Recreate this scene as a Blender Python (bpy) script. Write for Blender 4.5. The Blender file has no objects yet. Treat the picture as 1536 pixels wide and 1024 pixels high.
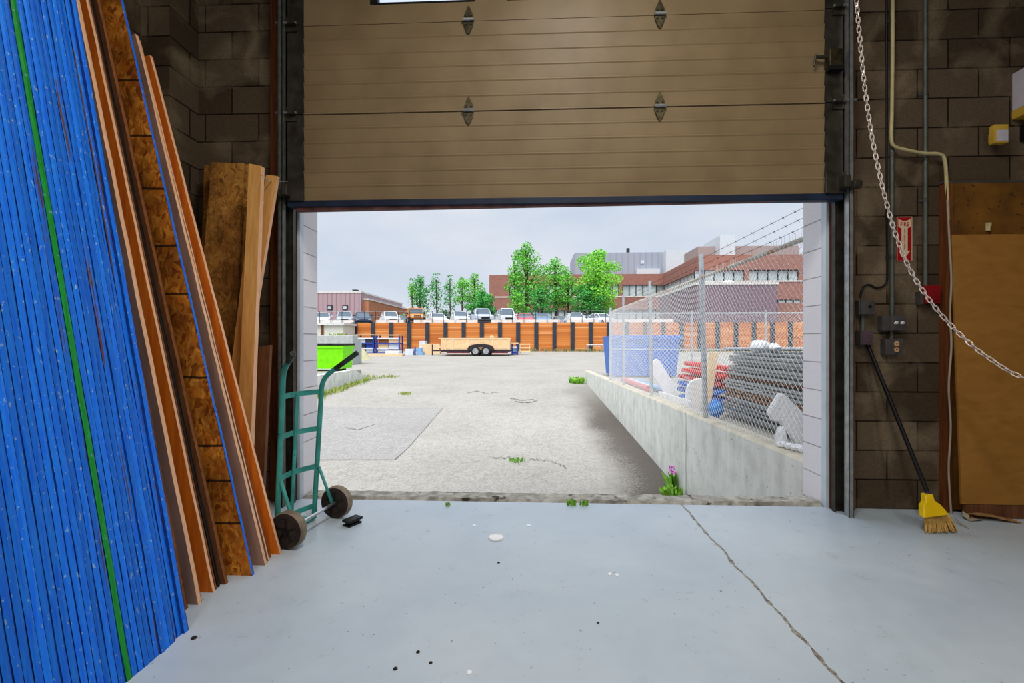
import bpy, math, random
from mathutils import Vector, Matrix
S = bpy.context.scene
COL = S.collection
PI = math.pi
R = random.Random(7)
TH = math.radians(2.6); CH = 1.17; F = 700.0
ct, st = math.cos(TH), math.sin(TH)

# ---------- measuring helpers: photo pixel -> world point on a plane ----------
def ray(px, py):
    a = (px - 768) / F; b = (512 - py) / F
    return Vector((a * ct - st, ct + a * st, b))
def at(px, py, Y):
    r = ray(px, py); d = Y / r.y
    return Vector((r.x * d, Y, CH + r.z * d))
def atx(px, py, X):
    r = ray(px, py); d = X / r.x
    return Vector((X, r.y * d, CH + r.z * d))
def gf(px, py, Z=0.0):
    r = ray(px, py); d = (Z - CH) / r.z
    return Vector((r.x * d, r.y * d, Z))

# ---------- materials ----------
def lin(c):
    def f(v):
        v = v / 255.0
        return v / 12.92 if v <= .04045 else ((v + .055) / 1.055) ** 2.4
    return (f(c[0]), f(c[1]), f(c[2]), 1)
class NT:
    def __init__(s, name, rough=.7, metal=0, spec=.3):
        s.m = bpy.data.materials.new(name); s.m.use_nodes = True
        s.t = s.m.node_tree; s.n = s.t.nodes; s.b = s.n['Principled BSDF']
        s.b.inputs['Roughness'].default_value = rough
        s.b.inputs['Metallic'].default_value = metal
        s.b.inputs['Specular IOR Level'].default_value = spec
    def node(s, t, **kw):
        n = s.n.new(t)
        for k, v in kw.items(): setattr(n, k, v)
        return n
    def link(s, a, b): s.t.links.new(a, b)
    def coord(s, stretch=(1, 1, 1), kind='Object', loc=(0, 0, 0)):
        c = s.node('ShaderNodeTexCoord'); mp = s.node('ShaderNodeMapping')
        mp.inputs['Scale'].default_value = stretch; mp.inputs['Location'].default_value = loc
        s.link(c.outputs[kind], mp.inputs['Vector']); return mp.outputs['Vector']
    def noise(s, vec, scale, detail=4, dist=0):
        n = s.node('ShaderNodeTexNoise'); n.inputs['Scale'].default_value = scale
        n.inputs['Detail'].default_value = detail; n.inputs['Distortion'].default_value = dist
        s.link(vec, n.inputs['Vector']); return n.outputs['Fac']
    def ramp(s, fac, stops):
        n = s.node('ShaderNodeValToRGB'); e = n.color_ramp.elements
        while len(e) < len(stops): e.new(.5)
        for k, (p, c) in enumerate(stops):
            e[k].position = p; e[k].color = c if len(c) == 4 else lin(c)
        s.link(fac, n.inputs['Fac']); return n.outputs['Color']
    def mix(s, fac, a, b, mode='MIX'):
        n = s.node('ShaderNodeMix', data_type='RGBA', blend_type=mode)
        for sock, v in ((n.inputs[0], fac), (n.inputs[6], a), (n.inputs[7], b)):
            if hasattr(v, 'is_output'): s.link(v, sock)
            else: sock.default_value = v
        return n.outputs[2]
    def math(s, op, a, b=0.0, c=None):
        n = s.node('ShaderNodeMath', operation=op)
        for k, v in enumerate((a, b) if c is None else (a, b, c)):
            if hasattr(v, 'is_output'): s.link(v, n.inputs[k])
            else: n.inputs[k].default_value = v
        return n.outputs[0]
    def bump(s, h, strength=.3, dist=.01):
        n = s.node('ShaderNodeBump'); n.inputs['Strength'].default_value = strength
        n.inputs['Distance'].default_value = dist
        s.link(h, n.inputs['Height']); s.link(n.outputs['Normal'], s.b.inputs['Normal'])
    def out(s, col): s.link(col, s.b.inputs['Base Color']); return s.m
W1 = (1, 1, 1, 1); K0 = (0, 0, 0, 1)
def M(name, c, c2=None, scale=6, stretch=(1, 1, 1), rough=.7, metal=0, bump=0, lo=.35, hi=.65, spec=.3, flecks=(), rand=0):
    t = NT(name, rough, metal, spec)
    if c2 is None: c2 = tuple(v * .86 for v in c)
    v = t.coord(stretch); n = t.noise(v, scale)
    col = t.ramp(n, [(lo, c), (hi, c2)])
    for k, (fc, fs, th, fst) in enumerate(flecks):
        v2 = t.coord(fst, loc=(3.1 * k + 1, 1.7, .3)); f = t.noise(v2, fs, 6)
        col = t.mix(t.ramp(f, [(th, K0), (min(1, th + .05), W1)]), col, lin(fc))
    if rand:
        oi = t.node('ShaderNodeObjectInfo')
        g = t.math('MULTIPLY_ADD', oi.outputs['Random'], rand * 2, 1 - rand)
        cc = t.node('ShaderNodeCombineColor')
        for k in range(3): t.link(g, cc.inputs[k])
        col = t.mix(1.0, col, cc.outputs[0], 'MULTIPLY')
    if bump: t.bump(n, bump)
    return t.out(col)

def block_mat(name, c1, c2, mortar, patch, shift=.012, bw=.41, bh=.2045, ms=.012, pamt=.6, bumpy=.5, grain=.5):
    t = NT(name, .9, 0, .15)
    g = t.node('ShaderNodeNewGeometry'); sp = t.node('ShaderNodeSeparateXYZ'); sn = t.node('ShaderNodeSeparateXYZ')
    t.link(g.outputs['Position'], sp.inputs[0]); t.link(g.outputs['Normal'], sn.inputs[0])
    fx = t.math('GREATER_THAN', t.math('ABSOLUTE', sn.outputs[0]), .5)
    u = t.math('ADD', t.math('MULTIPLY', sp.outputs[0], t.math('SUBTRACT', 1.0, fx)), t.math('MULTIPLY', sp.outputs[1], fx))
    cb = t.node('ShaderNodeCombineXYZ'); t.link(t.math('SUBTRACT', u, shift), cb.inputs[0]); t.link(sp.outputs[2], cb.inputs[1])
    b = t.node('ShaderNodeTexBrick'); b.inputs['Scale'].default_value = 1
    b.inputs['Brick Width'].default_value = bw; b.inputs['Row Height'].default_value = bh
    b.inputs['Mortar Size'].default_value = ms / 2; b.inputs['Mortar Smooth'].default_value = .4
    b.inputs['Color1'].default_value = lin(c1); b.inputs['Color2'].default_value = lin(c2); b.inputs['Mortar'].default_value = lin(mortar)
    t.link(cb.outputs[0], b.inputs['Vector'])
    n = t.noise(g.outputs['Position'], 3.0, 6, .5); n2 = t.noise(g.outputs['Position'], 60, 3)
    f = t.math('MULTIPLY', t.ramp(n, [(.48, K0), (.72, W1)]), pamt)
    col = t.mix(f, b.outputs['Color'], lin(patch))
    col = t.mix(grain, col, t.ramp(n2, [(.3, (.45, .45, .45, 1)), (.75, W1)]), 'MULTIPLY')
    h = t.math('ADD', t.math('MULTIPLY', b.outputs['Fac'], -1.0), t.math('MULTIPLY', n2, .35))
    t.bump(h, bumpy, .008)
    return t.out(col)

def osb_mat(name, cols, lines=()):
    t = NT(name, .75, 0, .2)
    v = t.coord((1, 1, 1)); nz = t.node('ShaderNodeTexNoise'); nz.inputs['Scale'].default_value = 9
    t.link(v, nz.inputs['Vector'])
    vm = t.mix(.12, v, nz.outputs['Color'])
    vo = t.node('ShaderNodeTexVoronoi'); vo.inputs['Scale'].default_value = 1
    mp = t.node('ShaderNodeMapping'); mp.inputs['Scale'].default_value = (84, 84, 34); mp.inputs['Rotation'].default_value = (.3, .6, 0)
    t.link(vm, mp.inputs['Vector']); t.link(mp.outputs[0], vo.inputs['Vector'])
    sc = t.node('ShaderNodeSeparateColor'); t.link(vo.outputs['Color'], sc.inputs[0])
    col = t.ramp(sc.outputs[0], [(k / (len(cols) - 1), c) for k, c in enumerate(cols)])
    n = t.noise(v, 4, 5, .6)
    col = t.mix(.75, col, t.ramp(n, [(.36, (.3, .24, .2, 1)), (.56, W1)]), 'MULTIPLY')
    if lines:
        sp = t.node('ShaderNodeSeparateXYZ'); t.link(t.coord(), sp.inputs[0]); acc = 0.0
        z = t.math('MULTIPLY_ADD', n, .02, sp.outputs[2])
        for L in lines: acc = t.math('ADD', acc, t.math('COMPARE', z, L, .006))
        col = t.mix(t.math('MINIMUM', acc, .9), col, lin((25, 15, 8)))
    t.bump(sc.outputs[0], .25, .003)
    return t.out(col)

def wood_mat(name, c, c2, knots=None, scale=3, stretch=(14, 14, 1.0), rough=.65):
    t = NT(name, rough, 0, .25)
    v = t.coord(stretch); n = t.noise(v, scale, 5, .8)
    col = t.ramp(n, [(.3, c), (.7, c2)])
    if knots:
        v2 = t.coord((1, 1, .6)); vo = t.node('ShaderNodeTexVoronoi'); vo.inputs['Scale'].default_value = 5.5; t.link(v2, vo.inputs['Vector'])
        col = t.mix(t.ramp(vo.outputs['Distance'], [(.07, W1), (.14, K0)]), col, lin(knots))
    return t.out(col)

# ---------- mesh builder ----------
class MB:
    def __init__(s): s.v = []; s.f = []; s.m = []
    def add(s, vs, fs, m=0):
        o = len(s.v); s.v += [Vector(p) for p in vs]
        for f in fs: s.f.append([i + o for i in f]); s.m.append(m)
        return s
    def hexa(s, p, m=0):
        return s.add(p, [(0, 3, 2, 1), (4, 5, 6, 7), (0, 1, 5, 4), (1, 2, 6, 5), (2, 3, 7, 6), (3, 0, 4, 7)], m)
    def box(s, x0, x1, y0, y1, z0, z1, m=0):
        return s.hexa([(x0, y0, z0), (x1, y0, z0), (x1, y1, z0), (x0, y1, z0), (x0, y0, z1), (x1, y0, z1), (x1, y1, z1), (x0, y1, z1)], m)
    def obox(s, c, size, rot, m=0):
        c = Vector(c); h = [d / 2 for d in size]; q = []
        for z in (-1, 1):
            for x, y in ((-1, -1), (1, -1), (1, 1), (-1, 1)): q.append(c + rot @ Vector((x * h[0], y * h[1], z * h[2])))
        return s.hexa(q, m)
    def prism(s, poly, d, m=0):           # poly: 3D points of one face, d: extrusion vector
        poly = [Vector(p) for p in poly]; n = len(poly); d = Vector(d)
        fs = [tuple(range(n))[::-1], tuple(range(n, 2 * n))] + [(i, (i + 1) % n, (i + 1) % n + n, i + n) for i in range(n)]
        return s.add(poly + [p + d for p in poly], fs, m)
    def sweep(s, path, prof, up=(0, 0, 1), m=0, closed=False):
        path = [Vector(p) for p in path]; k = len(prof); n = len(path); rings = []
        for i, p in enumerate(path):
            a = path[(i - 1) % n] if (closed or i > 0) else p; b = path[(i + 1) % n] if (closed or i < n - 1) else p
            t = (b - a).normalized(); u = Vector(up)
            if abs(t.dot(u)) > .98: u = Vector((1, 0, 0)) if abs(t.x) < .9 else Vector((0, 1, 0))
            sd = t.cross(u).normalized(); uu = sd.cross(t)
            rings += [p + sd * q[0] + uu * q[1] for q in prof]
        fs = []
        for i in range(n if closed else n - 1):
            j = (i + 1) % n
            for q in range(k): fs.append((i * k + q, i * k + (q + 1) % k, j * k + (q + 1) % k, j * k + q))
        if not closed: fs += [tuple(range(k))[::-1], tuple(range((n - 1) * k, n * k))]
        return s.add(rings, fs, m)
    def tube(s, path, r, n=8, up=(0, 0, 1), m=0, closed=False):
        return s.sweep(path, [(r * math.cos(2 * PI * i / n), r * math.sin(2 * PI * i / n)) for i in range(n)], up, m, closed)
    def cone(s, p0, p1, r0, r1, n=10, m=0):
        p0 = Vector(p0); p1 = Vector(p1); t = (p1 - p0).normalized()
        u = Vector((0, 0, 1)) if abs(t.z) < .9 else Vector((1, 0, 0))
        a = t.cross(u).normalized(); b = a.cross(t)
        vs = [p + (a * math.cos(2 * PI * i / n) + b * math.sin(2 * PI * i / n)) * r for p, r in ((p0, r0), (p1, r1)) for i in range(n)]
        return s.add(vs, [tuple(range(n))[::-1], tuple(range(n, 2 * n))] + [(i, (i + 1) % n, (i + 1) % n + n, i + n) for i in range(n)], m)
    def lathe(s, c, axis, prof, n=20, m=0):   # prof: (radius, offset along axis)
        c = Vector(c); t = Vector(axis).normalized(); u = Vector((0, 0, 1)) if abs(t.z) < .9 else Vector((1, 0, 0))
        a = t.cross(u).normalized(); b = a.cross(t); k = len(prof)
        vs = [c + t * o + (a * math.cos(2 * PI * i / n) + b * math.sin(2 * PI * i / n)) * r for i in range(n) for r, o in prof]
        fs = [(i * k + q, i * k + q + 1, ((i + 1) % n) * k + q + 1, ((i + 1) % n) * k + q) for i in range(n) for q in range(k - 1)]
        fs += [tuple(i * k for i in range(n)), tuple(i * k + k - 1 for i in range(n))[::-1]]
        return s.add(vs, fs, m)
    def build(s, name, mats, parent=None, smooth=False, bevel=0, single=False, xf=None):
        if not isinstance(mats, (list, tuple)): mats = [mats]
        off = Vector((0, 0, 0)); p = parent
        while p: off += p.location; p = p.parent
        if xf: s.v = [xf @ v for v in s.v]; off = Vector((0, 0, 0))
        loc = Vector((0, 0, 0))
        if single:
            lo = [min(v[k] for v in s.v) for k in range(3)]; hi = [max(v[k] for v in s.v) for k in range(3)]
            loc = Vector(((lo[0] + hi[0]) / 2, (lo[1] + hi[1]) / 2, lo[2])); off = loc
        me = bpy.data.meshes.new(name); me.from_pydata([v - off for v in s.v], [], s.f)
        for m in mats: me.materials.append(m)
        me.polygons.foreach_set('material_index', s.m)
        if smooth: me.polygons.foreach_set('use_smooth', [True] * len(s.f))
        me.update()
        import bmesh
        bm = bmesh.new(); bm.from_mesh(me); bmesh.ops.recalc_face_normals(bm, faces=bm.faces); bm.to_mesh(me); bm.free()
        o = bpy.data.objects.new(name, me); COL.objects.link(o); o.location = loc
        if parent: o.parent = parent
        if bevel:
            b = o.modifiers.new('bevel', 'BEVEL'); b.width = bevel; b.segments = 2; b.limit_method = 'ANGLE'
        if smooth:
            try: me.set_sharp_from_angle(angle=math.radians(40))
            except Exception: pass
        return o
def thing(name, label, cat, loc, group=None):
    o = bpy.data.objects.new(name, None); COL.objects.link(o); o.location = loc; o.empty_display_size = .1
    o['label'] = label; o['category'] = cat
    if group: o['group'] = group
    return o
def tag(o, label, cat, group=None, kind=None):
    o['label'] = label; o['category'] = cat
    if group: o['group'] = group
    if kind: o['kind'] = kind
    return o
def struct(o): o['kind'] = 'structure'; return o
def copy_tree(o, parent=None):
    c = o.copy(); COL.objects.link(c)
    if parent: c.parent = parent
    for ch in list(o.children): copy_tree(ch, c)
    return c
NUM = ['zeroth', 'first', 'second', 'third', 'fourth', 'fifth', 'sixth', 'seventh', 'eighth', 'ninth', 'tenth', 'eleventh', 'twelfth', 'thirteenth',
       'fourteenth', 'fifteenth', 'sixteenth', 'seventeenth', 'eighteenth', 'nineteenth', 'twentieth', 'twenty-first', 'twenty-second', 'twenty-third',
       'twenty-fourth', 'twenty-fifth', 'twenty-sixth', 'twenty-seventh', 'twenty-eighth', 'twenty-ninth', 'thirtieth']

# ---------- camera, sky ----------
cam = bpy.data.cameras.new('camera'); co = bpy.data.objects.new('camera', cam); COL.objects.link(co)
cam.sensor_width = 36; cam.lens = F / 1536 * 36; cam.clip_start = .05; cam.clip_end = 600
co.location = (0, 0, CH); co.rotation_euler = (PI / 2, 0, TH); S.camera = co
S.view_settings.view_transform = 'Standard'; S.view_settings.look = 'None'; S.view_settings.exposure = 0.0; S.view_settings.gamma = 1
w = bpy.data.worlds.new('overcast_sky'); S.world = w; w.use_nodes = True
wn = w.node_tree.nodes; wl = w.node_tree.links; bg = wn['Background']
tc = wn.new('ShaderNodeTexCoord'); mp = wn.new('ShaderNodeMapping'); mp.inputs['Scale'].default_value = (1, 1, 3.0)
wl.new(tc.outputs['Generated'], mp.inputs['Vector'])
nz = wn.new('ShaderNodeTexNoise'); nz.inputs['Scale'].default_value = 3.2; nz.inputs['Detail'].default_value = 5
wl.new(mp.outputs[0], nz.inputs['Vector'])
cr = wn.new('ShaderNodeValToRGB'); cr.color_ramp.elements[0].position = .36; cr.color_ramp.elements[0].color = lin((204, 216, 233))
cr.color_ramp.elements[1].position = .66; cr.color_ramp.elements[1].color = lin((223, 229, 240))
wl.new(nz.outputs['Fac'], cr.inputs['Fac']); wl.new(cr.outputs[0], bg.inputs['Color'])
sx = wn.new('ShaderNodeSeparateXYZ'); wl.new(tc.outputs['Generated'], sx.inputs[0])
mr = wn.new('ShaderNodeMapRange'); mr.inputs[1].default_value = .35; mr.inputs[2].default_value = 1; mr.inputs[3].default_value = 1.0; mr.inputs[4].default_value = 2.0
wl.new(sx.outputs[2], mr.inputs[0]); wl.new(mr.outputs[0], bg.inputs['Strength'])
sun = bpy.data.lights.new('veiled_sun', 'SUN'); sun.energy = 3.5; sun.angle = math.radians(50); sun.color = (1, .97, .92)
so = bpy.data.objects.new('veiled_sun', sun); COL.objects.link(so); so.rotation_euler = (math.radians(30), math.radians(-13), 0)

# ---------- interior materials ----------
m_block = block_mat('dark_block', (108, 92, 74), (72, 58, 44), (34, 25, 18), (158, 140, 114))
m_paint = block_mat('painted_block', (242, 238, 242), (236, 232, 238), (168, 162, 166), (244, 240, 244), shift=1.3, bw=6.0, ms=.01, pamt=.3, bumpy=.15, grain=.12)
m_ceil = M('ceiling_deck', (120, 116, 108), rough=.9)
def floor_mat():
    t = NT('worn_concrete_floor', .42, 0, .35)
    g = t.node('ShaderNodeNewGeometry'); P = g.outputs['Position']
    n1 = t.noise(P, 1.1, 6, .4); n2 = t.noise(P, 9, 6); n3 = t.noise(P, 45, 4)
    col = t.ramp(n1, [(.3, (180, 194, 206)), (.7, (200, 211, 219))])
    col = t.mix(.2, col, t.ramp(n2, [(.3, (.72, .72, .72, 1)), (.65, W1)]), 'MULTIPLY')
    col = t.mix(t.ramp(n3, [(.69, K0), (.73, W1)]), col, lin((120, 124, 126)))
    n4 = t.noise(P, 14, 5, .2)
    col = t.mix(t.ramp(n4, [(.72, K0), (.80, (.5, .5, .5, 1))]), col, lin((208, 212, 213)))
    sp = t.node('ShaderNodeSeparateXYZ'); t.link(P, sp.inputs[0])
    wob = t.noise(P, 5, 6)
    x = t.math('MULTIPLY_ADD', wob, .05, t.math('SUBTRACT', sp.outputs[0], 1.085))
    wd = t.math('MULTIPLY_ADD', t.noise(P, 16, 3), .03, -.0075)
    crack = t.math('LESS_THAN', t.math('ABSOLUTE', x), t.math('MAXIMUM', wd, .002))
    col = t.mix(crack, col, t.ramp(n3, [(.4, (95, 90, 82)), (.6, (165, 158, 142))]))
    t.bump(t.math('SUBTRACT', t.math('MULTIPLY', n2, .3), crack), .25, .006)
    rg = t.ramp(n2, [(.3, (.26, .26, .26, 1)), (.7, (.42, .42, .42, 1))]); t.link(rg, t.b.inputs['Roughness'])
    return t.out(col)
m_floor = floor_mat()
m_door = M('cream_door_panel', (140, 119, 88), (126, 106, 76), scale=3, rough=.45, spec=.3, flecks=[((140, 112, 78), 4, .68, (1, 1, 3))])
m_darkmetal = M('dark_steel', (74, 70, 62), (52, 48, 42), scale=12, rough=.5, metal=.6)
m_galv = M('galvanised_steel', (178, 180, 180), (150, 152, 152), scale=20, rough=.38, metal=.75)
m_galvdull = M('dull_galvanised_steel', (120, 122, 116), (96, 98, 92), scale=20, rough=.5, metal=.6)
m_navy = M('navy_seal', (30, 44, 66), (22, 32, 52), scale=8, rough=.5)
m_rubber = M('brown_rubber', (110, 70, 66), (70, 42, 40), scale=10, rough=.7)
m_black = M('black_plastic', (22, 21, 22), (14, 14, 14), rough=.5)
m_brownwood = wood_mat('stained_jamb', (92, 52, 36), (54, 30, 22))
m_rust = wood_mat('rusty_board', (128, 72, 34), (84, 44, 22))
m_whitemetal = M('white_metal_strip', (206, 216, 224), (188, 198, 208), rough=.4)
m_hinge = M('hinge_steel', (92, 84, 62), (60, 54, 40), scale=30, rough=.4, metal=.8)
g_ = NT('window_glass', .15, 0, .5); g_.b.inputs['Transmission Weight'].default_value = .96; g_.b.inputs['Base Color'].default_value = (.86, .9, .95, 1); g_.b.inputs['IOR'].default_value = 1.05
m_glass = g_.m

# ---------- room shell ----------
XL, XR, YF, YO, ZC = -2.7, 3.95, 3.38, 3.67, 4.6
OL, OR_, OT = -1.73, 2.065, 4.0
b = MB()
b.box(XL - .3, OL, YF, YO, -1.2, ZC + .2); b.box(OR_, XR + .3, YF, YO, -1.2, ZC + .2); b.box(OL, OR_, YF, YO, OT, ZC + .2)
wf = struct(b.build('wall_front', [m_block, m_paint]))
for p in wf.data.polygons:
    if abs(p.normal.x) > .9 and abs(p.center.x - .17) < 1.95: p.material_index = 1
    if p.normal.y > .9: p.material_index = 1
b = MB(); b.box(XL - .3, XL, -6, YF, 0, ZC); b.box(XL, -2.5, 3.1, YF, 0, ZC); struct(b.build('wall_left', m_block))
struct(MB().box(XR, XR + .3, -6, YF, 0, ZC).build('wall_right', m_block))
struct(MB().box(XL - .3, XR + .3, -6.3, -6, 0, ZC).build('wall_back', m_block))
struct(MB().box(XL - .3, XR + .3, -6.3, YF, ZC, ZC + .2).build('ceiling', m_ceil))
b = MB().box(XL, XR, -6, YF, -.2, 0); b.box(OL, OR_, YF, 3.40, -.2, 0); struct(b.build('floor', m_floor))
m_sill = M('broken_concrete', (190, 186, 176), (140, 136, 126), scale=14, rough=.9, bump=.6, flecks=[((70, 62, 50), 9, .62, (1, 1, 1))])
b = MB(); NX, NY = 96, 7; vs = []
for j in range(NY):
    for i in range(NX + 1):
        u = i / NX; x = OL + .01 + (OR_ - OL - .02) * u; y = 3.415 + (3.60 - 3.415) * j / (NY - 1)
        jag = R.uniform(-.014, .014) if j in (0, NY - 1) else 0
        z = (.004 + R.uniform(0, .014) + (.02 * max(0, u - .68) if 0 < j < NY - 1 else 0))
        if j == 0 or j == NY - 1: z -= .03
        vs.append((x, y + jag + (.02 * math.sin(u * 23) if j == 0 else 0), z))
fs = [(j * (NX + 1) + i, j * (NX + 1) + i + 1, (j + 1) * (NX + 1) + i + 1, (j + 1) * (NX + 1) + i) for j in range(NY - 1) for i in range(NX)]
b.add(vs, fs); struct(b.build('trim_1', m_sill))
struct(MB().box(OL, OR_, 3.40, YO, -1.2, -.022).build('dock_wall', M('sill_slab', (120, 114, 104), (80, 74, 66), scale=12, rough=.9)))
# jambs: white strip on the reveal edge and brown board behind the track
b = MB().box(OR_ - .005, OR_ - .0005, YF - .004, YF + .055, 0, 4.0); b.box(OR_ - .005, OR_ + .012, YF - .006, YF - .0005, 0, 4.0); struct(b.build('trim_2', m_whitemetal))
b = MB().box(OL + .0005, OL + .005, YF - .004, YF + .055, 0, 4.0); b.box(OL - .012, OL + .005, YF - .006, YF - .0005, 0, 4.0); struct(b.build('trim_3', m_whitemetal))
struct(MB().box(OR_ + .014, OR_ + .055, YF - .045, YF, 0, 4.4).build('trim_4', m_brownwood))
struct(MB().box(OL - .055, OL - .014, YF - .045, YF, 0, 4.4).build('trim_5', m_brownwood))
struct(MB().box(2.175, 2.225, YF - .045, YF, 0, 4.4).build('trim_6', m_rust))
struct(MB().box(-1.925, -1.86, YF - .045, YF, 0, 4.4).build('trim_7', m_rust))

# vertical door tracks
def track(sx, x, label):
    t = thing('door_track', label, 'track', (x, 3.25, 0))
    s = 1 if sx > 0 else -1
    def bb(b, a, c, y0, y1, z0, z1): b.box(min(x + s * a, x + s * c), max(x + s * a, x + s * c), y0, y1, z0, z1); return b
    b = MB(); bb(b, 0, .004, 3.20, 3.25, 0, 4.3); bb(b, 0, .03, 3.20, 3.205, 0, 4.3); bb(b, .027, .031, 3.20, 3.25, 0, 4.3)
    b.build('rail', m_galv if s > 0 else m_galvdull, t)
    b = MB(); bb(b, -.03, .05, 3.318, 3.325, 0, 4.3); bb(b, -.034, -.029, 3.29, 3.325, 0, 4.3); bb(b, .03, .036, 3.21, 3.325, 0, 4.3)
    b.build('angle_iron', m_darkmetal, t)
    for z in (.5, 1.5, 2.6, 3.7): bb(MB(), .036, .07, 3.26, 3.335, z, z + .06).build('bracket', m_darkmetal, t)
    return t
track(1, 2.098, 'bright steel vertical door track on the right side of the opening')
track(-1, -1.762, 'dull steel vertical door track on the left side of the opening')

# ---------- overhead door ----------
DX0, DX1, DY = -1.75, 2.09, 3.26
door = bpy.data.objects.new('door_1', None); COL.objects.link(door); door.location = (.17, DY, 2.1); door['kind'] = 'structure'
def ribbed(z0, z1, n, windows=()):
    b = MB(); p = (z1 - z0) / n; prof = [(DY + .045, z0 + .004)]
    for k in range(n):
        a = z0 + k * p
        prof += [(DY - .004, a + .004), (DY - .004, a + .010), (DY + .007, a + .017), (DY, a + p - .004)]
    prof += [(DY + .045, z1 - .002)]
    x0, x1 = DX0 + .11, DX1 - .11
    b.prism([(x0, y, z) for y, z in prof], (x1 - x0, 0, 0))
    return b
zs = [2.165, 2.785, 3.42, 4.08]
ribbed(zs[0], zs[1], 6).build('door_section', m_door, door)
ribbed(zs[1], zs[2], 6).build('door_section', m_door, door)
WX = [(-1.11, -.45), (-.14, .52), (.83, 1.49)]; wz0, wz1 = 3.566, 3.93
b = MB(); x0, x1 = DX0 + .11, DX1 - .11
b.box(x0, x1, DY, DY + .045, zs[2], wz0); b.box(x0, x1, DY, DY + .045, wz1, zs[3]); prev = x0
for a, c in WX: b.box(prev, a, DY, DY + .045, wz0, wz1); prev = c
b.box(prev, x1, DY, DY + .045, wz0, wz1); b.build('door_section', m_door, door)
for a, c in WX:
    b = MB(); f = .045
    b.box(a - .01, c + .01, DY - .006, DY + .05, wz0 - .012, wz0 + .002); b.box(a - .01, c + .01, DY - .006, DY + .05, wz1 - .01, wz1 + .04)
    b.box(a - f, a + .01, DY - .006, DY + .05, wz0 - .012, wz1 + .04); b.box(c - .01, c + f, DY - .006, DY + .05, wz0 - .012, wz1 + .04)
    fr = b.build('window_frame', m_black, door, bevel=.006)
    MB().box(a, c, DY + .02, DY + .026, wz0, wz1).build('pane', m_glass, fr)
for xa, xb in ((DX0, DX0 + .115), (DX1 - .115, DX1)):
    b = MB()
    for k in range(3): b.box(xa, xb, DY - .012, DY + .05, zs[k] + .003, zs[k + 1] - .003)
    b.build('end_stile', m_darkmetal, door)
MB().box(DX0, DX1, DY - .015, DY + .05, 2.125, 2.172).build('bottom_bar', m_navy, door, bevel=.006)
b = MB()
for k in range(16):
    xa = DX0 + .06 + (DX1 - DX0 - .12) * k / 16; xb = DX0 + .06 + (DX1 - DX0 - .12) * (k + 1) / 16
    za = 2.100 + .028 * k / 16; zb = 2.100 + .028 * (k + 1) / 16
    b.hexa([(xa, DY, za), (xb, DY, zb), (xb, DY + .04, zb), (xa, DY + .04, za), (xa, DY - .004, 2.13), (xb, DY - .004, 2.13), (xb, DY + .045, 2.13), (xa, DY + .045, 2.13)])
b.build('bottom_seal', m_rubber, door)
for cx in (-.452, .870):
    for z in zs[1:3]:
        b = MB()
        for s in (1, -1):
            b.prism([(cx - .036, DY - .012, z + s * .012), (cx + .036, DY - .012, z + s * .012), (cx + .032, DY - .012, z + s * .035), (cx + .004, DY - .012, z + s * .098), (cx - .004, DY - .012, z + s * .098), (cx - .032, DY - .012, z + s * .035)], (0, .008, 0))
        h = b.build('door_hinge', m_hinge, door)
        MB().cone((cx - .04, DY - .02, z), (cx + .04, DY - .02, z), .011, .011).build('hinge_pin', m_galv, h)
        b = MB()
        for s in (1, -1):
            for q in (-.018, .018): b.cone((cx + q, DY - .019, z + s * .03), (cx + q, DY - .012, z + s * .03), .007, .007, 6)
        b.build('bolt', m_darkmetal, h)
for s, xe in ((-1, DX0), (1, DX1)):
    for z in zs[1:3]:
        b = MB().box(xe - .045 - s * .03, xe + .045 - s * .03, DY - .022, DY - .012, z - .05, z + .05)
        b.box(xe - s * .07, xe - s * .02, DY - .05, DY - .02, z - .012, z + .012)
        r = b.build('roller_hinge', m_darkmetal, door)
        MB().cone((xe - s * .08, DY - .04, z), (xe + s * .07, DY - .04, z), .008, .008).build('roller_stem', m_galv, r)
    b = MB().box(xe - s * .06 - .065, xe - s * .06 + .065, DY - .03, DY - .013, 2.165, 2.31)
    b.box(xe - s * .02 - .02, xe - s * .02 + .02, DY - .09, DY - .03, 2.19, 2.27)
    b.cone((xe + s * .0, DY - .10, 2.20), (xe + s * .05, DY - .10, 2.20), .03, .03, 12)
    b.build('bottom_bracket', m_darkmetal, door, bevel=.004)
p = at(1248, 92, DY)
lk = MB().box(p.x - .045, p.x + .04, DY - .05, DY - .013, p.z - .06, p.z + .06).build('slide_lock', m_hinge, door, bevel=.004)
q = MB().cone((p.x - .13, DY - .035, p.z + .01), (p.x - .03, DY - .035, p.z + .01), .011, .011, 8)
q.cone((p.x - .125, DY - .035, p.z + .03), (p.x - .14, DY - .035, p.z - .05), .008, .006, 6); q.build('lock_handle', m_darkmetal, lk)
MB().box(p.x - .05, p.x + .045, DY - .056, DY - .013, p.z - .085, p.z - .055).build('lock_base', m_black, lk)

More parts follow.
